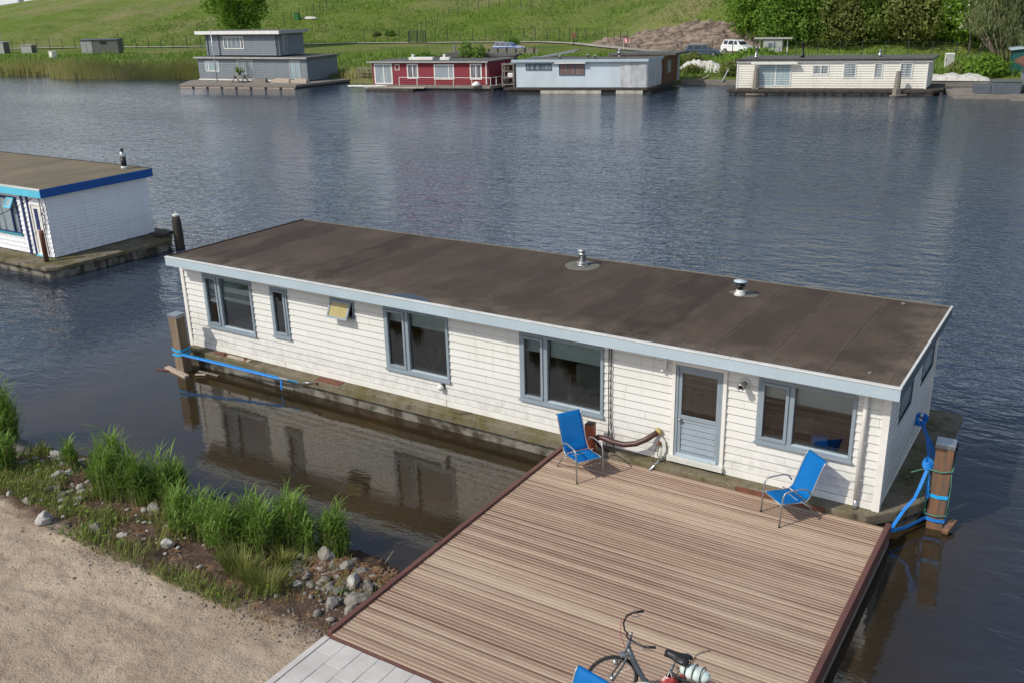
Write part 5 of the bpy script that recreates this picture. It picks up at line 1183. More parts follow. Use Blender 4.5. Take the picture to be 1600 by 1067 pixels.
# --- long white houseboat at the right
loc, rz = place((-9.8, 68.6), (5.2, 72.8))
g = thing('houseboat', 'long aged white clapboard houseboat with dark roof and white awning box', 'houseboat', loc, rz, G_FAR)
walls(g, 0, 15.5, 0, 4.6, .48, 2.74, 'siding_aged')
rf = MB().box(-.12, 15.85, -.2, 4.9, 2.78, 2.92).build('roof', 'roof_far', g); MB().box(-.14, 15.87, -.24, -.202, 2.80, 2.94).build('edge', 'wood_dark', rf); MB().box(-.1, 15.8, -.16, -.02, 2.66, 2.78).build('fascia', 'white', rf)
boxed_window(g, 1.75, 4.58, .66, 2.52, 'white', 'far_pane_pale', (3.28,), name='glass_door'); MB().box(1.3, 5.15, -.55, -.24, 2.54, 2.72).build('awning_box', 'white', g)
for a, b, c, d, ms in ((6.3, 7.68, 1.62, 2.45, (7.0,)), (8.82, 9.88, 1.33, 2.58, ()), (11.28, 11.98, 1.33, 2.58, ()), (13.3, 14.32, 1.33, 2.58, ())): boxed_window(g, a, b, c, d, 'white', 'far_pane', ms)
for x_ in (0, 15.42): MB().box(x_-.02, x_+.1, -.06, .04, .46, 2.74).build('corner_trim', 'white', g)
pn_ = MB().prism([(-.6, -.9), (16.2, -.9), (16.9, -.2), (16.6, 5.0), (-.6, 5.0)], .2, .46).build('pontoon', 'wood_dark', g, bevel=.04); MB().box(-.4, 16.2, -.7, 4.9, -.6, .22).build('hull', 'conc_side', pn_)
for x_, y_, h, nm in ((1.3, 1.0, .9, 'stovepipe'), (5.0, 2.0, 1.2, 'flue'), (11.3, 2.5, .5, 'flue')):
    f_ = MB().lathe([(.18, 0), (.15, .25), (.09, .28), (.09, h), (.16, h+.02), (.0, h+.12)], (x_, y_, 2.92), 12).build(nm, 'steel' if h < 1 else 'black', g, smooth=True)
shear(g, .2)
for i, (x_, y_, top) in enumerate(((-8.08, 68.6, 2.25), (3.15, 71.2, 2.0))):
    t = thing('mooring_pile', ('grey timber pile left of the glass door of the long white far houseboat', 'grey timber pile near the right end of the long white far houseboat')[i], 'mooring pile', (x_, y_, 0), R(20+i*30), 'piles of the far white houseboat')
    MB().box(-.27, .27, -.25, .25, -1, .55).build('fender_collar', 'wood_grey', t, bevel=.03); MB().lathe([(.26, .55), (.24, 1.3), (.16, top), (.0, top+.02)], (0, 0, 0), 8).build('post', 'wood_grey', t); MB().box(-.8, .8, -.32, -.18, .02, .10).build('cross_plank', 'wood_pale', t)

# --- floating platform with covered crate, green shed and dark houseboat at the right edge
t = thing('floating_platform', 'low tan wooden platform floating right of the far white houseboat', 'pontoon', (7.8, 70.4, 0), R(14))
MB().prism([(0, 0), (4.4, 0), (5.2, 1.0), (4.6, 5.5), (-.4, 5.5)], -.1, .34).build('deck_boards', 'wood_grey', t, bevel=.02); MB().prism([(.1, .1), (4.3, .1), (5.0, 1.0), (4.5, 5.4), (-.3, 5.4)], -.7, -.1).build('float', 'wood_dark', t)
t = thing('covered_crate', 'dark grey covered crate standing on the floating platform', 'crate', (10.3, 71.8, .34), R(14)); MB().box(-.1, 2.0, -.5, 1.4, 0, .95).build('body', 'fascia_dark', t, bevel=.05); MB().box(-1.3, -.11, -.1, 1.6, 0, .62).build('low_box', 'fascia_dark', t, bevel=.05); MB().box(-.15, 2.05, -.55, 1.45, .95, 1.02).build('lid', 'shed_grey', t, bevel=.02)
t = thing('green_shed', 'green corrugated shed on the bank at the right edge', 'shed', (11.2, 86.4, gz(11.2, 86.4)), R(10)); MB().box(-1.2, 3.5, 0, 3, -.3, 2.1).build('wall', 'green_shed', t); MB().prism_y([(-1.5, 2.1), (3.8, 2.7), (3.8, 2.82), (-1.5, 2.22)], -.25, 3.2).build('roof', 'fascia', t)
t = thing('houseboat', 'dark houseboat corner with steep roof at the far right edge', 'houseboat', (12.85, 71.4, 0), R(14), G_FAR); MB().box(0, 6, 0, 4, .4, 2.9).build('front_wall', 'siding_grey', t); MB().prism_y([(-.6, 2.7), (2.8, 4.6), (6.6, 2.7), (6.6, 2.55), (2.8, 4.4), (-.6, 2.55)], -.5, 4.5).build('roof', 'wood_brown', t); MB().box(-1.2, 7, -1.2, 4.6, -.5, .38).build('pontoon', 'wood_grey', t)

# --- things on the far bank
rev = MB()
pts = [(-17.6, 75.0), (-13.3, 76.1), (-10, 77), (-2, 79), (5, 80.8), (9.0, 81.6), (16, 83)]
for a, b in zip(pts, pts[1:]): rev.bar((*a, .22), (*b, .22), .5, .5)
tag(rev.build('bank_revetment', 'wood_grey'), 'low grey timber edging along the far bank between houseboats', 'edging')
def car(label, x, y, rz, body, L_=4.2, suv=False, z=None):
    t = thing('parked_car', label, 'car', (x, y, gz(x, y) if z is None else z), rz, 'cars parked on the far bank'); h = .22 if suv else 0
    MB().prism_y([(-2.1, .35), (-2.12, .85), (-2.0, 1.0+h*.4), (1.0, 1.0+h*.4), (2.0, .82+h*.4), (2.1, .6), (2.08, .35)], -.85, .85).build('body', body, t, bevel=.07)
    cb = MB(); cz = 1.0+h*.4; top = 1.46+h
    V = [(-1.98, -.80, cz), (1.0, -.80, cz), (1.0, .80, cz), (-1.98, .80, cz), (-1.75, -.64, top), (.25, -.64, top), (.25, .64, top), (-1.75, .64, top)]
    cb.add(V, [(0, 3, 2, 1), (4, 5, 6, 7), (0, 1, 5, 4), (1, 2, 6, 5), (2, 3, 7, 6), (3, 0, 4, 7)]); cb.build('cabin', body, t, bevel=.05)
    for s_ in (-1, 1):
        for a, b in ((-1.72, -1.05), (-.95, -.15), (-.05, .62)):
            yy = lambda z_: s_*(.80-.16*(z_-cz)/(top-cz)+.008); z0_, z1_ = cz+.05, top-.08
            x1t = min(b, .30) if b > .5 else b
            MB().add([(a, yy(z0_), z0_), (b, yy(z0_), z0_), (x1t, yy(z1_), z1_), (a+.05, yy(z1_), z1_)], [(0, 1, 2, 3)]).build('side_window', 'car_glass', t, fix=False)
    MB().add([(1.01-.06, -.68, cz+.05), (1.01-.06, .68, cz+.05), (.335, .56, top-.07), (.335, -.56, top-.07)], [(0, 1, 2, 3)]).build('windscreen', 'car_glass', t, fix=False)
    MB().add([(-1.975, -.68, cz+.06), (-1.975, .68, cz+.06), (-1.79, .56, top-.07), (-1.79, -.56, top-.07)], [(0, 1, 2, 3)]).build('rear_window', 'car_glass', t, fix=False)
    for x_ in (-1.3, 1.3):
        for y_ in (-.86, .86):
            w = MB().lathe([(.32, -.1), (.34, -.06), (.34, .06), (.32, .1)], (x_, y_, .34), 18, 'y').build('wheel', 'rubber', t, smooth=True); MB().lathe([(.2, .0), (.18, .115 if y_ > 0 else -.115), (.0, .12 if y_ > 0 else -.12)], (x_, y_, .34), 14, 'y').build('rim', 'steel', w)
    for y_ in (-.6, .6): MB().box(2.0, 2.11, y_-.17, y_+.17, .66, .80).build('headlight', 'white', t)
    return t
car('white parked estate car under the trees with its nose to the right', -22.4, 104.0, R(-22), 'white_car', suv=True)
car('dark slate blue parked car behind the white bags', -24.4, 97.6, R(14), 'blue_car')
car('light blue parked car half hidden between the red and pale blue houses', -53.1, 99.6, R(6), 'pale_blue_car')
t = thing('site_cabin', 'small white cabin with a flat board roof before the dark trees', 'cabin', (-17.1, 101.3, gz(-17.1, 101.3)), R(8)); MB().box(-1.1, 1.1, -.6, .6, .5, 1.9).build('wall', 'pale_grey', t); MB().box(-2.2, 2.2, -.8, .8, 1.95, 2.08).build('roof', 'pale_grey', t); [MB().box(x_-.06, x_+.06, -.06, .06, 0, 1.94).build('post', 'white', t) for x_ in (-1.6, 1.6)]; MB().box(-.5, .4, -.63, -.605, 1.0, 1.5).build('window', 'far_pane', t)
t = thing('utility_cabinet', 'tall pale utility cabinet standing on the bank right of the long white houseboat', 'cabinet', (4.2, 89.3, gz(4.2, 89.3)-.1), R(10)); MB().box(-.42, .42, -.25, .25, 0, 1.42).build('body', 'white', t, bevel=.03); MB().box(-.36, .36, -.265, -.252, .1, 1.34).build('door', 'pale_grey', t); MB().box(-.3, -.24, -.28, -.266, .7, .9).build('handle', 'black', t)
def cabinet(label, x, y, w, h, d, nm='equipment_box'):
    t = thing(nm, label, 'cabinet', (x, y, gz(x, y)-.1), R(25), 'grey equipment boxes on the left bank'); MB().box(-w/2, w/2, -d/2, d/2, 0, h).build('body', 'shed_grey', t, bevel=.03); MB().box(-w/2+.06, w/2-.06, -d/2-.03, -d/2-.002, .1, h-.12).build('door', 'pale_grey', t); MB().box(-w/2-.06, w/2+.06, -d/2-.06, d/2+.06, h, h+.09).build('lid', 'pale_grey', t)
cabinet('grey equipment box cut by the left edge below the thin pole', -145.6, 82.9, 2.6, 1.9, 1.6)
cabinet('small grey equipment box right of the box at the left edge', -141.4, 85.5, 2.0, 1.3, 1.4)
t = thing('utility_shed', 'grey flat roofed utility shed with pale double door on the left bank', 'shed', (-121.9, 85.9, gz(-122, 86)-.1), R(33)); t.scale = (.82, .82, .82)
MB().box(-3.6, 3.6, -1.4, 1.4, .25, 2.75).build('wall', 'shed_grey', t); MB().box(-3.7, 3.7, -1.55, 1.55, 2.76, 2.95).build('roof', 'fascia_dark', t); d_ = MB().box(-3.5, -1.4, -1.46, -1.402, .3, 2.55).build('double_door', 'pale_grey', t); MB().box(-2.47, -2.43, -1.475, -1.461, .3, 2.55).build('door_gap', 'black', d_); MB().box(.2, 1.5, -1.46, -1.402, 2.05, 2.5).build('louvre', 'black', t)
for x_ in (-3.3, 3.3): MB().box(x_-.1, x_+.1, -1.2, 1.2, -.2, .25).build('footing', 'wood_dark', t)
o = tag(MB().box(-.4, .4, -.4, .4, 0, 1.0).box(-.46, .46, -.46, .46, 1.0, 1.08).build('marker_block', 'white', bevel=.04), 'small white marker block on the grass left of the utility shed', 'marker'); o.location = (-121.7, 76.9, gz(-121.7, 76.9)-.1)
t = thing('pole', 'thin pale pole rising above the box at the left edge', 'pole', (-148.2, 85.0, .9)); MB().tube([(0, 0, 0), (-.1, 0, 6.4)], [.07, .04], 8).build('shaft', 'pale_grey', t, smooth=True); MB().lathe([(.14, 0), (.14, .1)], (0, 0, 0), 8).build('base', 'steel', t)
o = tag(MB().lathe([(2.0, -10), (1.7, 70)], (0, 0, 0), 24).build('turbine_tower', 'tower', smooth=True), 'slim pale tower rising beyond the hill at the top left', 'tower'); o.location = (-488, 303, -2); o.scale = (.8, .8, 1)
t = thing('distant_building', 'hazy blue grey block on the horizon at the top left corner', 'building', (-605, 345, -4), R(30)); MB().box(-34, 12, -8, 8, -10, 60).build('wall', 'hazy_block', t); MB().box(-35, 13, -9, 9, 60, 61).build('roof', 'hazy_block', t)
def fence(label, pts, n, h, top=True):
    t = thing('wire_fence', label, 'fence', (*pts[0], gz(*pts[0])), 0, 'wire fences at the foot of the hill'); b = pts[0]; z0_ = gz(*b)
    s_ = [0]; [s_.append(s_[-1]+math.dist(p, q)) for p, q in zip(pts, pts[1:])]
    P_ = []
    for i in range(n):
        u = s_[-1]*i/(n-1); x_ = float(np.interp(u, s_, [q[0] for q in pts])); y_ = float(np.interp(u, s_, [q[1] for q in pts])); z_ = gz(x_, y_)-z0_; P_.append((x_-b[0], y_-b[1], z_))
        MB().box(-.035, .035, -.035, .035, -.3, h).build('fence_post', 'wire', t).location = P_[-1]
    mb = MB(); [mb.tube([(p[0], p[1], p[2]+h*k_) for p in P_], .010, 4, cap=False) for k_ in (.3, .62, .95)]; mb.build('wire', 'wire', t)
fence('green wire fence along the path from the grey to the pale blue houseboat', [(-97, 121), (-81, 124.8), (-69, 128), (-60, 128), (-52, 124), (-44, 117.5)], 26, 2.1)
fence('low wire fence climbing the slope above the red houseboat', [(-88.9, 123.7), (-90.8, 129.9), (-91.7, 139.3), (-90.6, 141.9), (-87, 145.5), (-77, 150), (-66, 154)], 24, 1.7)
fence('wire fence beside the utility shed on the left bank', [(-158, 88), (-140, 95), (-122, 100), (-108, 106)], 22, 1.9)
fence('wire fence before the dark trees behind the white car', [(-24, 99.5), (-12, 100.5), (0, 100.5), (8, 99)], 14, 1.8)
fence('short wire fence on the hillside right of the tall tree', [(-119.5, 124.5), (-118.5, 130), (-118, 137)], 8, 1.8)
t = thing('gate', 'dark green metal gate frame in the fence above the red houseboat', 'gate', (-84.1, 119.6, gz(-84.1, 119.6)), R(12)); t.scale = (.72,)*3; [MB().box(x_-.1, x_+.1, -.1, .1, -.3, 2.9).build('gate_post', 'wire', t) for x_ in (-2.2, 0, 2.2)]; mb = MB(); [mb.box(-2.1, 2.1, -.03, .03, z_, z_+.07) for z_ in (.2, 1.5, 2.75)]; [mb.box(x_-.02, x_+.02, -.03, .03, .2, 2.75) for x_ in np.linspace(-2, 2, 15)]; mb.build('gate_leaf', 'wire', t)
t = thing('sign', 'brown sign board on a post beside the path', 'sign', (-52.9, 117.6, gz(-52.9, 117.6)), R(-25)); t.scale = (.6,)*3; MB().box(-.09, .09, -.09, .09, 0, 2.2).build('post', 'wood_dark', t); MB().box(-.95, .95, -.06, .06, 1.9, 3.1).build('board', 'wood_brown', t)
t = thing('waste_container', 'green container beside white sacks on the slope right of the tall tree', 'container', (-118.3, 126.9, gz(-118.3, 126.9)), R(20)); t.scale = (.62,)*3; MB().box(-.7, .7, -.7, .7, 0, 2.0).build('body', pm('green_plastic', (.02, .16, .03)), t, bevel=.05); MB().box(-.75, .75, -.75, .75, 2.0, 2.12).build('lid', 'wire', t)
rq = random.Random(11)
for i, (x_, y_, w, h, lb) in enumerate(((-116.6, 128.6, 3.0, .5, 'white sheeted heap right of the green container on the slope'), (-18.4, 82.1, 4.6, .95, 'long white sheeted heap on the bank left of the long white houseboat'), (-16.2, 80.2, 2.4, .7, 'white sacks tumbling down the bank beside the sheeted heap'), (6.0, 82.0, 6.0, .6, 'low white sheets at the bank edge right of the long white houseboat'))):
    V = []; n1, n2 = 30, 14
    for a in range(n1):
        for b in range(n2):
            u, v = a/(n1-1)*2-1, b/(n2-1)*2-1; e = (1-abs(u)**4)*(1-abs(v)**3)
            V.append((u*w/2, v*w*.22, -.1 + h*e*(.75+.5*mn.noise((u*4+i*7, v*3, i)))))
    o = raw('sheeted_heap', V, grid_faces(n1, n2), 'bag', smooth=True); o.location = (x_, y_, gz(x_, y_)+.1); o.rotation_euler.z = R(12); tag(o, lb, 'heap', 'white heaps on the far bank')
t = thing('flag', 'pink and white flag on a pole before the bare earth', 'flag', (-40.1, 108.3, gz(-40.1, 108.3)), R(20)); t.scale = (.55,)*3; MB().tube([(0, 0, 0), (0, 0, 3.0)], .035, 6).build('pole', 'white', t)
V = [(.05+1.5*i/10, .18*math.sin(i*.9), 2.9-.25*i/10-1.0*j/5+.06*math.sin(i)) for i in range(11) for j in range(6)]; raw('cloth', V, grid_faces(11, 6), 'pink', t, True)
t = tag(MB().bar((0, 0, 0), (.5, .1, 1.1), .22, .10).build('leaning_board', 'fascia', bevel=.02), 'pale blue board leaning on the bank edge left of the long white houseboat', 'board'); t.location = (-13.7, 75.7, .4)
t = tag(MB().bar((0, 0, 0), (1.6, .4, .7), .10, .08).bar((.2, 0, .1), (1.4, .7, .1), .1, .08).build('broken_lath', 'wood_pale'), 'broken pale laths lying on the bank edge beside the blue board', 'lath'); t.location = (-16.6, 75.1, .2)
# ------------------------------------------------------------------ trees and bushes
def leaf_cloud(blobs, n, size, seed, droop=0.0):
    """many small leaf faces spread over overlapping uneven lumps"""
    r = np.random.default_rng(seed); V = []; tot = sum(b[3]**2 for b in blobs)
    C = []; NRM = []
    for bx, by, bz, br, sq in blobs:
        k = int(n*br*br/tot)
        d = r.normal(size=(k, 3)); d /= np.linalg.norm(d, axis=1)[:, None]
        ph = r.uniform(0, 6.28, 6)
        wob = 1 + .22*np.sin(d[:, 0]*5+ph[0])*np.sin(d[:, 1]*5+ph[1]) + .16*np.sin(d[:, 2]*9+ph[2])*np.sin(d[:, 0]*8+ph[3])
        rad = br*wob*(1-.42*r.random(k)**2.2)
        p = d*rad[:, None]; p[:, 2] *= sq
        if droop: p[:, 2] -= droop*(np.hypot(p[:, 0], p[:, 1])/br)**2*br
        C.append(p+np.array([bx, by, bz])); NRM.append(d)
    C = np.concatenate(C); NRM = np.concatenate(NRM); m = len(C)
    nn = NRM + r.normal(scale=.75, size=(m, 3)); nn /= np.linalg.norm(nn, axis=1)[:, None]
    t = np.cross(nn, r.normal(size=(m, 3))); t /= np.linalg.norm(t, axis=1)[:, None]; b = np.cross(nn, t)
    s = size*r.uniform(.55, 1.35, m)[:, None]
    if droop: t = t*.35 + np.array([0, 0, -1.0]); t /= np.linalg.norm(t, axis=1)[:, None]; b = np.cross(nn, t); b /= np.linalg.norm(b, axis=1)[:, None]; b *= .35
    q = np.stack([C-t*s, C+b*s*.62, C+t*s, C-b*s*.62], 1).reshape(-1, 3)
    return q, np.arange(m*4).reshape(m, 4)
def make_tree(name, label, cat, blobs, n, size, mat, trunk, seed, loc, grp, droop=0, scale=1, rz=0, flowers=0):
    t = thing(name, label, cat, loc, rz, grp); t.scale = (scale,)*3
    V, F = leaf_cloud(blobs, n, size, seed, droop); raw('crown', V, F, mat, t)
    rq = random.Random(seed); mb = MB()
    h = trunk[0]; r_ = trunk[1]
    main = [(0, 0, -.4), (rq.uniform(-.1, .1), rq.uniform(-.1, .1), h*.35), (rq.uniform(-.3, .3), rq.uniform(-.2, .2), h*.75), (rq.uniform(-.4, .4), 0, h*1.15)]
    mb.tube(main, [r_, r_*.85, r_*.6, r_*.25], 8)
    for bl in blobs[:7]:
        z_ = h*rq.uniform(.35, .9); mb.tube([(0, 0, z_), (bl[0]*.5, bl[1]*.5, (z_+bl[2])*.55), (bl[0]*.9, bl[1]*.9, bl[2])], [r_*.5, r_*.32, r_*.1], 6)
    mb.build('trunk', 'bark', t, smooth=True)
    if flowers:
        V, F = leaf_cloud([(b[0], b[1], b[2]+.1, b[3]*1.03, b[4]) for b in blobs], flowers, size*.8, seed+1); raw('blossom', V, F, 'blossom', t)
    return t
def blobs(seed, n, w, h, base, r0, r1, sq=.85):
    rq = random.Random(seed); B = []
    for i in range(n):
        u = (i+.5)/n; z = base + (h-base)*u; prof = math.sin(PI*min(1, .18+u*.78))**.7
        a = i*2.4+rq.uniform(-.5, .5); d = w*.5*prof*rq.uniform(.25, .8)
        B.append((d*math.cos(a), d*math.sin(a), z, rq.uniform(r0, r1)*(.7+.4*prof), sq))
    return B
# the tall tree behind the grey houseboat
tx, ty = -106.0, 101.0
make_tree('broadleaf_tree', 'tall loose green tree standing alone behind the grey two storey houseboat', 'tree', blobs(21, 30, 14.5, 16, 2.6, 1.3, 2.5), 11500, .27, 'leaf_bright', (9, .32), 21, (tx, ty, gz(tx, ty)), None)
G_T = 'trees and shrubs on the right hand slope'
KIND = dict(
    dark=('leaf_dark', 'broadleaf_tree'), mid=('leaf_mid', 'broadleaf_tree'), bright=('leaf_bright', 'broadleaf_tree'), olive=('leaf_olive', 'broadleaf_tree'))
spots = [  # x, y offset behind the slope foot, kind, scale, label
    (-23.5, 5.0, 'bright', .95, 'bright green shrub-like tree at the left end of the row above the white car'),
    (-19.2, 3.2, 'mid', 1.05, 'rounded mid green tree right behind the white car'),
    (-15.0, 4.4, 'dark', 1.15, 'dark green tree behind the small white cabin'),
    (-11.2, 3.0, 'olive', 1.1, 'olive brown tree right of the small white cabin'),
    (-7.4, 4.2, 'dark', 1.15, 'dark green tree between two olive trees in the row'),
    (-3.8, 3.2, 'olive', 1.12, 'reddish olive tree above the middle of the long white houseboat'),
    (-.4, 5.0, 'mid', 1.1, 'mid green tree above the right half of the long white houseboat'),
    (2.6, 3.6, 'bright', 1.0, 'bright green tree left of the tall utility cabinet'),
    (5.6, 5.4, 'mid', 1.1, 'mid green tree behind the tall utility cabinet'),
    (8.8, 3.4, 'dark', 1.05, 'dark green tree between the utility cabinet and the willow'),
    (12.6, 5.0, 'bright', 1.15, 'bright green tree behind the willow'),
    (-26.5, 13, 'olive', .9, 'olive shrub on the rough slope above the bare earth'),
    (-21.0, 12, 'mid', 1.1, 'mid green tree in the second row above the white car'),
    (-16.0, 13, 'bright', 1.15, 'bright green tree in the second row above the cabin'),
    (-10.5, 12, 'dark', 1.2, 'dark tree in the second row behind the olive brown one'),
    (-5.2, 13, 'mid', 1.2, 'mid green tree in the second row left of the blossoming one'),
    (.4, 12.5, 'bright', 1.2, 'bright green tree in the second row right of the blossoming one'),
    (6.0, 13, 'dark', 1.2, 'dark tree in the second row above the utility cabinet'),
    (12.0, 13, 'mid', 1.2, 'mid green tree in the second row above the willow'),
    (-31.5, 17, 'mid', .55, 'small lone bush on the slope left of the tree row')]
proto = {}
for i, (x, dy, k_, sc_, lb) in enumerate(spots):
    y = float(np.interp(x, HBX, HBY)) + dy; key = (k_, i % 2)
    if key not in proto:
        proto[key] = make_tree(KIND[k_][1], lb, 'tree', blobs(40+i, 20, 7.6, 8.8, .9, 1.35, 2.1, .9), 13000, .17, KIND[k_][0], (5.5, .2), 40+i, (x, y, gz(x, y)), G_T, scale=sc_, rz=i*1.3)
    else:
        t = copy_tree(proto[key]); t.location = (x, y, gz(x, y)); t.scale = (sc_,)*3; t.rotation_euler.z = i*1.3; t['label'] = lb
x, y = 3.4, 107.0
make_tree('hawthorn', 'shrub dotted with white blossom in the green slope above the utility cabinet', 'shrub', blobs(77, 14, 5.5, 8.5, 3.0, 1.2, 1.8), 4200, .22, 'leaf_bright', (4, .14), 77, (x, y, gz(x, y)), G_T, flowers=520)
make_tree('willow', 'grey green drooping willow leaning over the bank at the right edge', 'tree', blobs(91, 22, 8.5, 10.5, 3.2, 1.3, 2.0, 1.0), 20000, .22, 'leaf_willow', (7.5, .22), 91, (9.6, 90.5, gz(9.6, 90.5)), G_T, droop=.45)
mb = MB(); rq = random.Random(4)
for i in range(7): a = rq.uniform(-.9, .5); mb.tube([(rq.uniform(-.8, .8), 0, -.3), (a*2.2-.8, -.6, 2.2), (a*4.5-1.0, -.9, 5.0)], [.12, .09, .03], 6)
mb.build('leaning_trunk', 'twig', bpy.data.objects['willow'], smooth=True)

G_B = 'bushes on the far bank'
bush = [(-14.4, 84.6, .95, 'leaf_bright', 'bright green bush just left of the long white houseboat'), (-12.4, 82.4, 1.1, 'leaf_mid', 'mid green bush hugging the left end of the long white houseboat'),
        (-21.5, 86.5, .7, 'leaf_olive', 'dry olive bush behind the long white heap'), (-23.0, 84.2, .8, 'leaf_mid', 'green bush beside the pale blue houseboat annex'), (-18.2, 79.2, .5, 'leaf_olive', 'low dry bush under the white sacks'),
        (-14.2, 79.4, .75, 'leaf_olive', 'brownish bush at the bank edge by the blue board'), (-20.8, 79.6, .5, 'leaf_mid', 'low green bush under the left end of the white heap'),
        (8.0, 84.4, .95, 'leaf_bright', 'bright green bush between the cabinet and the green shed'), (12.4, 84.8, .8, 'leaf_mid', 'green bush before the green shed'), (5.8, 84.8, .6, 'leaf_olive', 'dry olive bush below the tall cabinet'),
        (-64.6, 118.5, .6, 'leaf_dark', 'small dark bush beside the sign board'), (-51.8, 79.0, .8, 'leaf_dark', 'dark round bush behind the gangway'), (-97.6, 125.3, .5, 'leaf_olive', 'left one of two small bushes on the slope above the red houseboat'), (-95.4, 126.3, .55, 'leaf_dark', 'right one of two small bushes on the slope above the red houseboat')]
bp_ = {}
for i, (x, y, sc_, m_, lb) in enumerate(bush):
    if m_ not in bp_: bp_[m_] = make_tree('bush', lb, 'bush', [(0, 0, .7, 1.0, .8), (.9, .2, .55, .8, .8), (-.8, -.1, .5, .85, .75), (.1, -.6, .5, .8, .8), (.3, .5, .9, .7, .9)], 2600, .12, m_, (.9, .06), 120+i, (x, y, gz(x, y)-.1), G_B, scale=sc_*1.35)
    else: t = copy_tree(bp_[m_]); t.location = (x, y, gz(x, y)-.1); t.scale = (sc_*1.35,)*3; t.rotation_euler.z = i*.9; t['label'] = lb

# far reed fringe and tall grass: nobody could count the blades
def blades(P, H, lean, w, seed, segs=2):
    r = np.random.default_rng(seed); m = len(P); a = r.uniform(0, 2*PI, m); d = np.stack([np.cos(a), np.sin(a)], 1); sd = np.stack([-d[:, 1], d[:, 0]], 1)
    ln = lean*r.uniform(.2, 1, m)*H; V = np.zeros((m, (segs+1)*2, 3))
    for k in range(segs+1):
        u = k/segs; c = P + 0; c = c.copy(); c[:, :2] += d*(ln*u**2)[:, None]; c[:, 2] += H*u*(1-.12*u*lean)
        ww = (w*(1-u**1.5)*.5+.0012)[:, None] if not np.isscalar(w) else w*(1-u**1.5)*.5+.0012
        V[:, 2*k] = c; V[:, 2*k+1] = c; V[:, 2*k, :2] -= sd*ww; V[:, 2*k+1, :2] += sd*ww
    n = (segs+1)*2; base = (np.arange(m)*n)[:, None]
    F = np.concatenate([base+np.array([2*k, 2*k+1, 2*k+3, 2*k+2]) for k in range(segs)], 1).reshape(-1, 4)
    return V.reshape(-1, 3), F
r = np.random.default_rng(5)
def fringe(x0, x1, n, dep, h, mat, name, seed, off=0):
    r = np.random.default_rng(seed); x = r.uniform(x0, x1, n); y = np.interp(x, SHX, SHY) + off + dep*r.random(n)**1.3
    z = np.maximum(ground_z(x, y), -.15); H = h*r.uniform(.6, 1.15, n)*(1+.25*np.sin(x*.7)*np.sin(x*.23+1))
    V, F = blades(np.stack([x, y, z], 1), H, .35, .10, seed); return kind(raw(name, V, F, mat), 'stuff')
fringe(-200, -70.5, 11000, 4.5, 1.7, 'far_reed', 'reed_fringe', 1, -1.6)
fringe(-56, -44, 500, 2.5, .9, 'far_reed', 'reed_fringe', 2, .2)
x = np.concatenate([r.uniform(-175, -66, 16000), r.uniform(-66, -24, 9000), r.uniform(-24, 16, 15000)]); s_ = 2.0 + 27*r.random(len(x))**1.1
y = np.interp(x, SHX, SHY)+s_; hb_ = np.interp(x, HBX, HBY); ok = (y < hb_-3); x, y = x[ok], y[ok]
H = r.uniform(.25, .75, len(x))*(1+.5*np.sin(x*.31)*np.sin(y*.4)); V, F = blades(np.stack([x, y, ground_z(x, y)-.05], 1), H, .6, .11, 8); kind(raw('tall_grass', V, F, 'far_grass'), 'stuff')
x = r.uniform(-150, 14, 42000); hb_ = np.interp(x, HBX, HBY); y = hb_ + 38*r.random(len(x))**1.2; ok = ~((x > -53) & (x < -22) & (y < hb_+10)); x, y = x[ok], y[ok]
H = r.uniform(.2, .55, len(x)); V, F = blades(np.stack([x, y, ground_z(x, y)-.1], 1), H, .8, .16, 9); kind(raw('hill_grass', V, F, 'far_grass'), 'stuff')

# ------------------------------------------------------------------ near bank: reeds, weeds, stones
def reed_leaves(P, H, per, seed):
    """strap leaves springing from the upper part of each stem, arching over at the tip"""
    r = np.random.default_rng(seed); P = np.repeat(P, per, 0); H = np.repeat(H, per); m = len(P)
    a = r.uniform(0, 2*PI, m); d = np.stack([np.cos(a), np.sin(a), np.zeros(m)], 1); sd = np.stack([-d[:, 1], d[:, 0], np.zeros(m)], 1)
    z0 = H*r.uniform(.30, .92, m); L = H*r.uniform(.26, .46, m); el = r.uniform(.9, 1.3, m); cur = r.uniform(.5, 1.7, m); w = r.uniform(.015, .026, m)
    S = 4; V = np.zeros((m, (S+1)*2, 3)); c = P.copy(); c[:, 2] += z0
    for k in range(S+1):
        u = k/S; ww = (w*math.sin(PI*(.12+.86*u))**.8*.5)[:, None]; V[:, 2*k] = c-sd*ww; V[:, 2*k+1] = c+sd*ww
        e = el-cur*u**1.5; c = c + (d*np.cos(e)[:, None] + np.array([0, 0, 1.])*np.sin(e)[:, None])*(L/S)[:, None]
    n = (S+1)*2; base = (np.arange(m)*n)[:, None]; F = np.concatenate([base+np.array([2*k, 2*k+1, 2*k+3, 2*k+2]) for k in range(S)], 1).reshape(-1, 4)
    return V.reshape(-1, 3), F
G_R = 'reed clumps along the near bank'
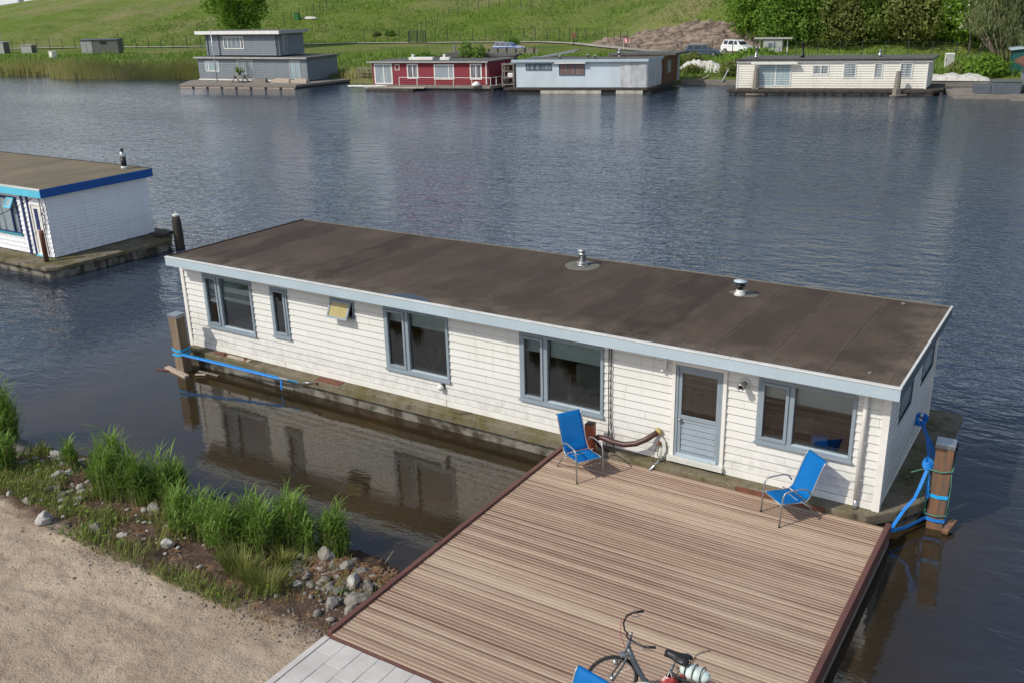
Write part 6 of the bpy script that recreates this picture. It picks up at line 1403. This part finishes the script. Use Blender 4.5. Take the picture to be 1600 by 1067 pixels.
reeds = [  # x, y, height, radius, blades, label
    (.62, -5.75, 1.30, .42, 520, 'tall reed clump cut off by the left edge of the frame'), (1.75, -6.5, .85, .40, 340, 'lower reed clump at the left edge beside the big dark boulder'),
    (1.55, -5.42, .38, .13, 60, 'tiny sedge tuft alone in the water right of the big boulder'), (3.0, -5.68, .66, .15, 110, 'slim reed tuft between the pale boulder and the dark slab'),
    (4.72, -5.95, 1.16, .40, 430, 'leftmost of the three tall reed clumps in the bend of the bank'), (5.38, -5.85, .98, .28, 260, 'middle one of the three tall reed clumps in the bend of the bank'), (5.85, -5.55, .98, .30, 300, 'right one of the three tall reed clumps in the bend of the bank'),
    (7.15, -6.15, .80, .42, 360, 'spreading reed clump just above the small white stone'), (8.02, -6.22, .92, .34, 330, 'reed clump left of the broad middle clump'),
    (8.55, -5.9, .98, .42, 430, 'broad middle reed clump at the water'), (8.98, -5.52, 1.0, .36, 400, 'dense reed clump left of the sparse stems'), (9.70, -5.28, .84, .27, 300, 'round reed clump furthest out toward the deck'),
    (9.42, -5.62, .76, .13, 60, 'sparse thin reed stems beside the furthest clump'), (9.62, -6.80, .46, .28, 230, 'low grass tuft on the soil edge right of the dry soil'), (9.3, -6.1, .42, .14, 90, 'short grass tuft behind the flat grey stone'), (8.95, -6.65, .50, .30, 230, 'yellowish low grass clump at the sand edge')]
for i, (x, y, h, rad, n, lb) in enumerate(reeds):
    n = int(n*1.35)
    t = thing('reed_clump', lb, 'reeds', (x, y, bank_z(x, y)-.03), 0, G_R); r = np.random.default_rng(300+i)
    a = r.uniform(0, 2*PI, n); d = rad*np.sqrt(r.random(n)); P = np.stack([d*np.cos(a)*1.12, d*np.sin(a)*.8, np.zeros(n)], 1)
    H = 1.04*h*(.45+.6*r.random(n)**.6)*(1-.30*(d/rad)**2)*(1+.16*np.sin(a*2+i))
    if h > .5:
        k = n//3; V, F = blades(P[:k], H[:k]*.92, .16, .011, 400+i, 3); raw('stems', V, F, 'reed_base', t)
        V, F = reed_leaves(P[:k], H[:k], 7, 500+i); raw('leaves', V, F, 'reed', t)
        kk = n//4; V, F = blades(P[k:k+kk], H[k:k+kk]*.8, .5, .018, 600+i, 4); raw('young_blades', V, F, 'reed', t)
    else:
        V, F = blades(P, H, .8, .013, 300+i, 4); raw('blades', V, F, 'weed', t); k = n//3; V, F = blades(P[:k], H[:k]*.5, .6, .010, 400+i, 2); raw('dry_stems', V, F, 'reed_base', t)
def scatter(n, seed, dens):
    r = np.random.default_rng(seed); x = r.uniform(.2, 11.3, n*3); y = r.uniform(-7.55, -5.35, n*3); d = np.array([dens(a, b) for a, b in zip(x, y)]); ok = r.random(n*3) < d; x, y = x[ok][:n], y[ok][:n]
    return np.stack([x, y, [bank_z(a, b)-.01 for a, b in zip(x, y)]], 1)
def wd(a, b):
    k = mn.noise((a*1.1, b*1.4, 9))+.17
    g = np.interp(a, [0, 5.5, 7, 9.5, 10, 11.3], [1, 1, .8, .8, .22, .12])
    return max(0, min(1, k*1.9))*g*(1 if b < -5.6 else .5)
P = scatter(11000, 11, wd); r = np.random.default_rng(12); V, F = blades(P, r.uniform(.06, .26, len(P)), .9, .011, 13, 2); kind(raw('weeds', V, F, 'weed'), 'stuff')
P = scatter(2600, 14, lambda a, b: max(0, wd(a, b)*1.1 if a < 6 else wd(a, b)*.3)); m = len(P); C = P + np.stack([np.zeros(m), np.zeros(m), r.uniform(.02, .16, m)], 1)
def flakes(C, size, tilt, seed, ar=.6):
    r = np.random.default_rng(seed); m = len(C); nn = np.stack([r.normal(scale=tilt, size=m), r.normal(scale=tilt, size=m), np.ones(m)], 1); nn /= np.linalg.norm(nn, axis=1)[:, None]
    t = np.cross(nn, r.normal(size=(m, 3))); t /= np.linalg.norm(t, axis=1)[:, None]; b = np.cross(nn, t); s = size*r.uniform(.5, 1.4, m)[:, None]
    return np.stack([C-t*s, C+b*s*ar, C+t*s, C-b*s*ar], 1).reshape(-1, 3), np.arange(m*4).reshape(m, 4)
V, F = flakes(C, .030, .5, 15); kind(raw('broad_leaved_weeds', V, F, 'leaf_bright'), 'stuff')
P = scatter(7000, 16, lambda a, b: max(0, min(1, (mn.noise((a*1.6+3, b*2, 2))+.15)*1.6)) * np.interp(a, [0, 8, 9.3, 11.3], [.55, .6, 1, .8])); P[:, 2] += .012
V, F = flakes(P, .06, .28, 17, .10); kind(raw('dead_stalk_litter', V, F, 'litter'), 'stuff')
x = r.uniform(9.5, 11.2, 900); y = -5.62 + .18*r.normal(size=900) + .12*np.sin(x*3); P = np.stack([x, y, [max(.02, bank_z(a, b)) + .03 for a, b in zip(x, y)]], 1); P[:, 2] += .05*r.random(900)
V, F = flakes(P, .085, .22, 18, .08); kind(raw('dead_stalk_litter', V, F, 'litter'), 'stuff')
# crumbs of soil along the edge of the sand
x = r.uniform(4.5, 11.3, 1500); y = -7.33 + .22*r.normal(size=1500) + .15*np.sin(x*1.7); mb = MB()
for a, b in zip(x, y):
    s_ = .008 + .022*random.random()**3; z_ = bank_z(a, b)
    mb.add([(a+s_*random.uniform(.6, 1.2)*math.cos(q), b+s_*random.uniform(.6, 1.2)*math.sin(q), z_-.005) for q in (0, 1.6, 3.1, 4.7)] + [(a, b, z_+s_*1.1)], [(0, 1, 4), (1, 2, 4), (2, 3, 4), (3, 0, 4)])
kind(mb.build('soil_crumbs', 'soil', fix=False), 'stuff')

# small rubble and pebbles that nobody could count
def pebbles(name, X_, Y_, smin, smax, mat, seed):
    r = random.Random(seed); V = []; F = []
    bm = bmesh.new(); bmesh.ops.create_icosphere(bm, subdivisions=1, radius=1); bv = [v.co.copy() for v in bm.verts]; bf = [tuple(v.index for v in f.verts) for f in bm.faces]; bm.free()
    for x, y in zip(X_, Y_):
        s_ = smin+(smax-smin)*r.random()**2.5; q = (s_*r.uniform(.7, 1.4), s_*r.uniform(.6, 1.1), s_*r.uniform(.4, .8)); a = r.uniform(0, 6.28); z = max(0, bank_z(x, y))+q[2]*.35; n = len(V)
        for c in bv:
            j = r.uniform(.78, 1.18); u, v = c.x*q[0]*j, c.y*q[1]*j; V.append((x+u*math.cos(a)-v*math.sin(a), y+u*math.sin(a)+v*math.cos(a), z+c.z*q[2]*j))
        F += [tuple(i+n for i in f) for f in bf]
    kind(raw(name, V, F, mat), 'stuff')
r = np.random.default_rng(77); pebbles('rubble', r.uniform(9.3, 11.3, 260), r.normal(-6.0, .38, 260), .02, .10, 'rock', 1)
pebbles('rubble', r.uniform(.5, 7.5, 170), -5.9-1.2*r.random(170), .015, .065, 'rock_pale', 2)
pebbles('rubble', r.uniform(.6, 9.5, 150), r.normal(-5.9, .35, 150), .03, .12, 'rock_pale', 6)
pebbles('pebbles', r.uniform(2, 11.4, 900), r.uniform(-11.5, -7.4, 900), .004, .017, 'rock', 3)
pebbles('pebbles', r.uniform(5, 11.3, 500), r.normal(-7.3, .3, 500), .008, .035, 'rock_dark', 4)
rocks = [(1.15, -5.69, .56, 'd', 'big dark boulder at the left end of the bank'), (2.12, -5.48, .40, 'p', 'pale boulder at the water right of the big dark one'), (1.85, -5.77, .17, 'p', 'small tan stone beside the big dark boulder'), (2.91, -5.44, .32, 'd', 'dark tilted slab at the water right of the slim reed tuft'), (3.12, -5.34, .24, 'd', 'dark wet stone right of the tilted slab'),
    (2.13, -6.16, .19, 'g', 'small grey stone in the weeds left of the dry litter'), (3.15, -5.9, .27, 'p', 'upper of two pale stones in the brown litter'), (3.17, -6.14, .29, 'p', 'lower of two pale stones in the brown litter'), (3.6, -6.42, .24, 'd', 'dark stone below the pale pair'), (3.94, -6.54, .26, 'd', 'dark flat stone left of the leftmost tall reeds'), (4.36, -6.48, .26, 'p', 'pale stone at the foot of the leftmost tall reeds'), (4.17, -6.69, .25, 'p', 'pale angular stone below the dark flat one'),
    (3.14, -7.09, .2, 'p', 'white stone near the left edge above the sand'), (3.65, -7.07, .24, 'g', 'grey stone in the weeds right of the white one'), (3.8, -6.88, .13, 'p', 'very small pale stone in the left weeds'), (4.69, -7.4, .36, 'p', 'long pale stone on the sand edge at left'), (5.74, -7.07, .32, 'g', 'grey stone on the sand edge by the weeds'), (6.27, -6.98, .18, 'p', 'white flat chip right of the grey sand edge stone'), (5.83, -5.95, .38, 'g', 'flat grey slab below the three tall reed clumps'), (6.68, -6.3, .18, 'p', 'upright white stone left of the spreading reeds'), (7.23, -6.76, .26, 'p', 'flat white chip at the sand edge below the reeds'),
    (9.31, -5.69, .17, 'p', 'pale upright stone at the foot of the sparse reeds'), (9.72, -5.54, .42, 'g', 'long flat grey stone below the round reed clump'), (9.46, -5.98, .28, 'g', 'grey stone left of the white one in the rubble'), (9.78, -5.68, .13, 'g', 'small grey stone under the long flat one'), (10.01, -5.7, .22, 'g', 'light grey stone in the middle of the rubble top'), (9.92, -5.89, .2, 'p', 'white stone in the rubble beside dead leaves'), (10.23, -5.6, .26, 'g', 'grey stone under the driftwood in the rubble'), (10.55, -5.5, .34, 'd', 'brown rugged boulder near the deck side'), (10.64, -5.9, .38, 'p', 'large speckled pale boulder in the middle of the rubble'), (10.96, -5.88, .28, 'd', 'dark rounded stone right of the speckled boulder'), (10.94, -5.71, .12, 'p', 'left one of two small tan stones above the dark rounded one'), (11.06, -5.71, .11, 'p', 'right one of two small tan stones above the dark rounded one'), (11.2, -5.49, .26, 'g', 'pale block touching the deck edge'),
    (10.64, -6.23, .25, 'd', 'bluish dark stone below the speckled boulder'), (10.47, -6.25, .18, 'g', 'small grey stone left of the bluish dark one'), (9.96, -6.44, .17, 'p', 'pale brick-like stone alone on the soil'), (11.07, -6.25, .46, 'g', 'broad flat grey rock against the deck edge'), (10.85, -6.61, .30, 'g', 'rounded grey rock at the lower end of the rubble'), (11.2, -6.58, .28, 'g', 'lowest grey rock tucked under the deck edge'), (10.82, -5.30, .22, 'd', 'wet dark block half in the water by the deck')]
MT = dict(d='rock_dark', p='rock_pale', g='rock')
for i, (x, y, w, k_, lb) in enumerate(rocks):
    bm = bmesh.new(); bmesh.ops.create_icosphere(bm, subdivisions=3, radius=1); rq = random.Random(500+i)
    sx, sy, sz = w*.5*rq.uniform(.9, 1.2), w*.5*rq.uniform(.65, .95), w*.5*rq.uniform(.5, .8)
    pl = [(Vector((rq.uniform(-1, 1), rq.uniform(-1, 1), rq.uniform(-.3, 1))).normalized(), rq.uniform(.55, .84)) for _ in range(13)]
    for v in bm.verts:
        c = v.co.copy()
        for n_, d_ in pl:
            e = c.dot(n_)-d_
            if e > 0: c -= n_*e*.9
        c *= 1 + .17*mn.fractal(c*2.0+Vector((i*3.1, 0, 0)), .9, 2.1, 4)
        v.co = Vector((c.x*sx, c.y*sy, c.z*sz))
    me = bpy.data.meshes.new('rock'); bm.to_mesh(me); bm.free(); me.materials.append(M[MT[k_]]); o = bpy.data.objects.new('rock', me); col.objects.link(o)
    o.location = (x, y, max(.0, bank_z(x, y)) + sz*.45); o.rotation_euler = (0, 0, rq.uniform(0, 6)); tag(o, lb, 'rock', 'rocks along the near bank')
def twig(lb, pts, r_):
    c = Vector(pts[0]); o = MB().tube([Vector(p)-c for p in pts], r_, 6).build('twig', 'twig', smooth=True); o.location = c; tag(o, lb, 'twig', 'driftwood twigs')
twig('long driftwood twig along the waterline below the round reed clump', [(9.9, -5.42, .12), (10.3, -5.45, .10), (10.8, -5.5, .10), (11.1, -5.42, .12)], [.012, .012, .01, .006])
twig('short forked twig sticking out of the water before the deck', [(10.55, -5.05, -.05), (10.65, -5.0, .12), (10.72, -4.95, .26)], [.014, .011, .005])
twig('bent twig lying across the rubble stones', [(10.1, -6.05, .22), (10.3, -5.85, .26), (10.42, -5.6, .2)], [.012, .01, .006])
twig('bare pale stalk leaning out of the middle tall reeds over the water', [(5.0, -5.7, .1), (5.25, -5.4, .6), (5.5, -5.2, 1.0)], [.009, .007, .003])
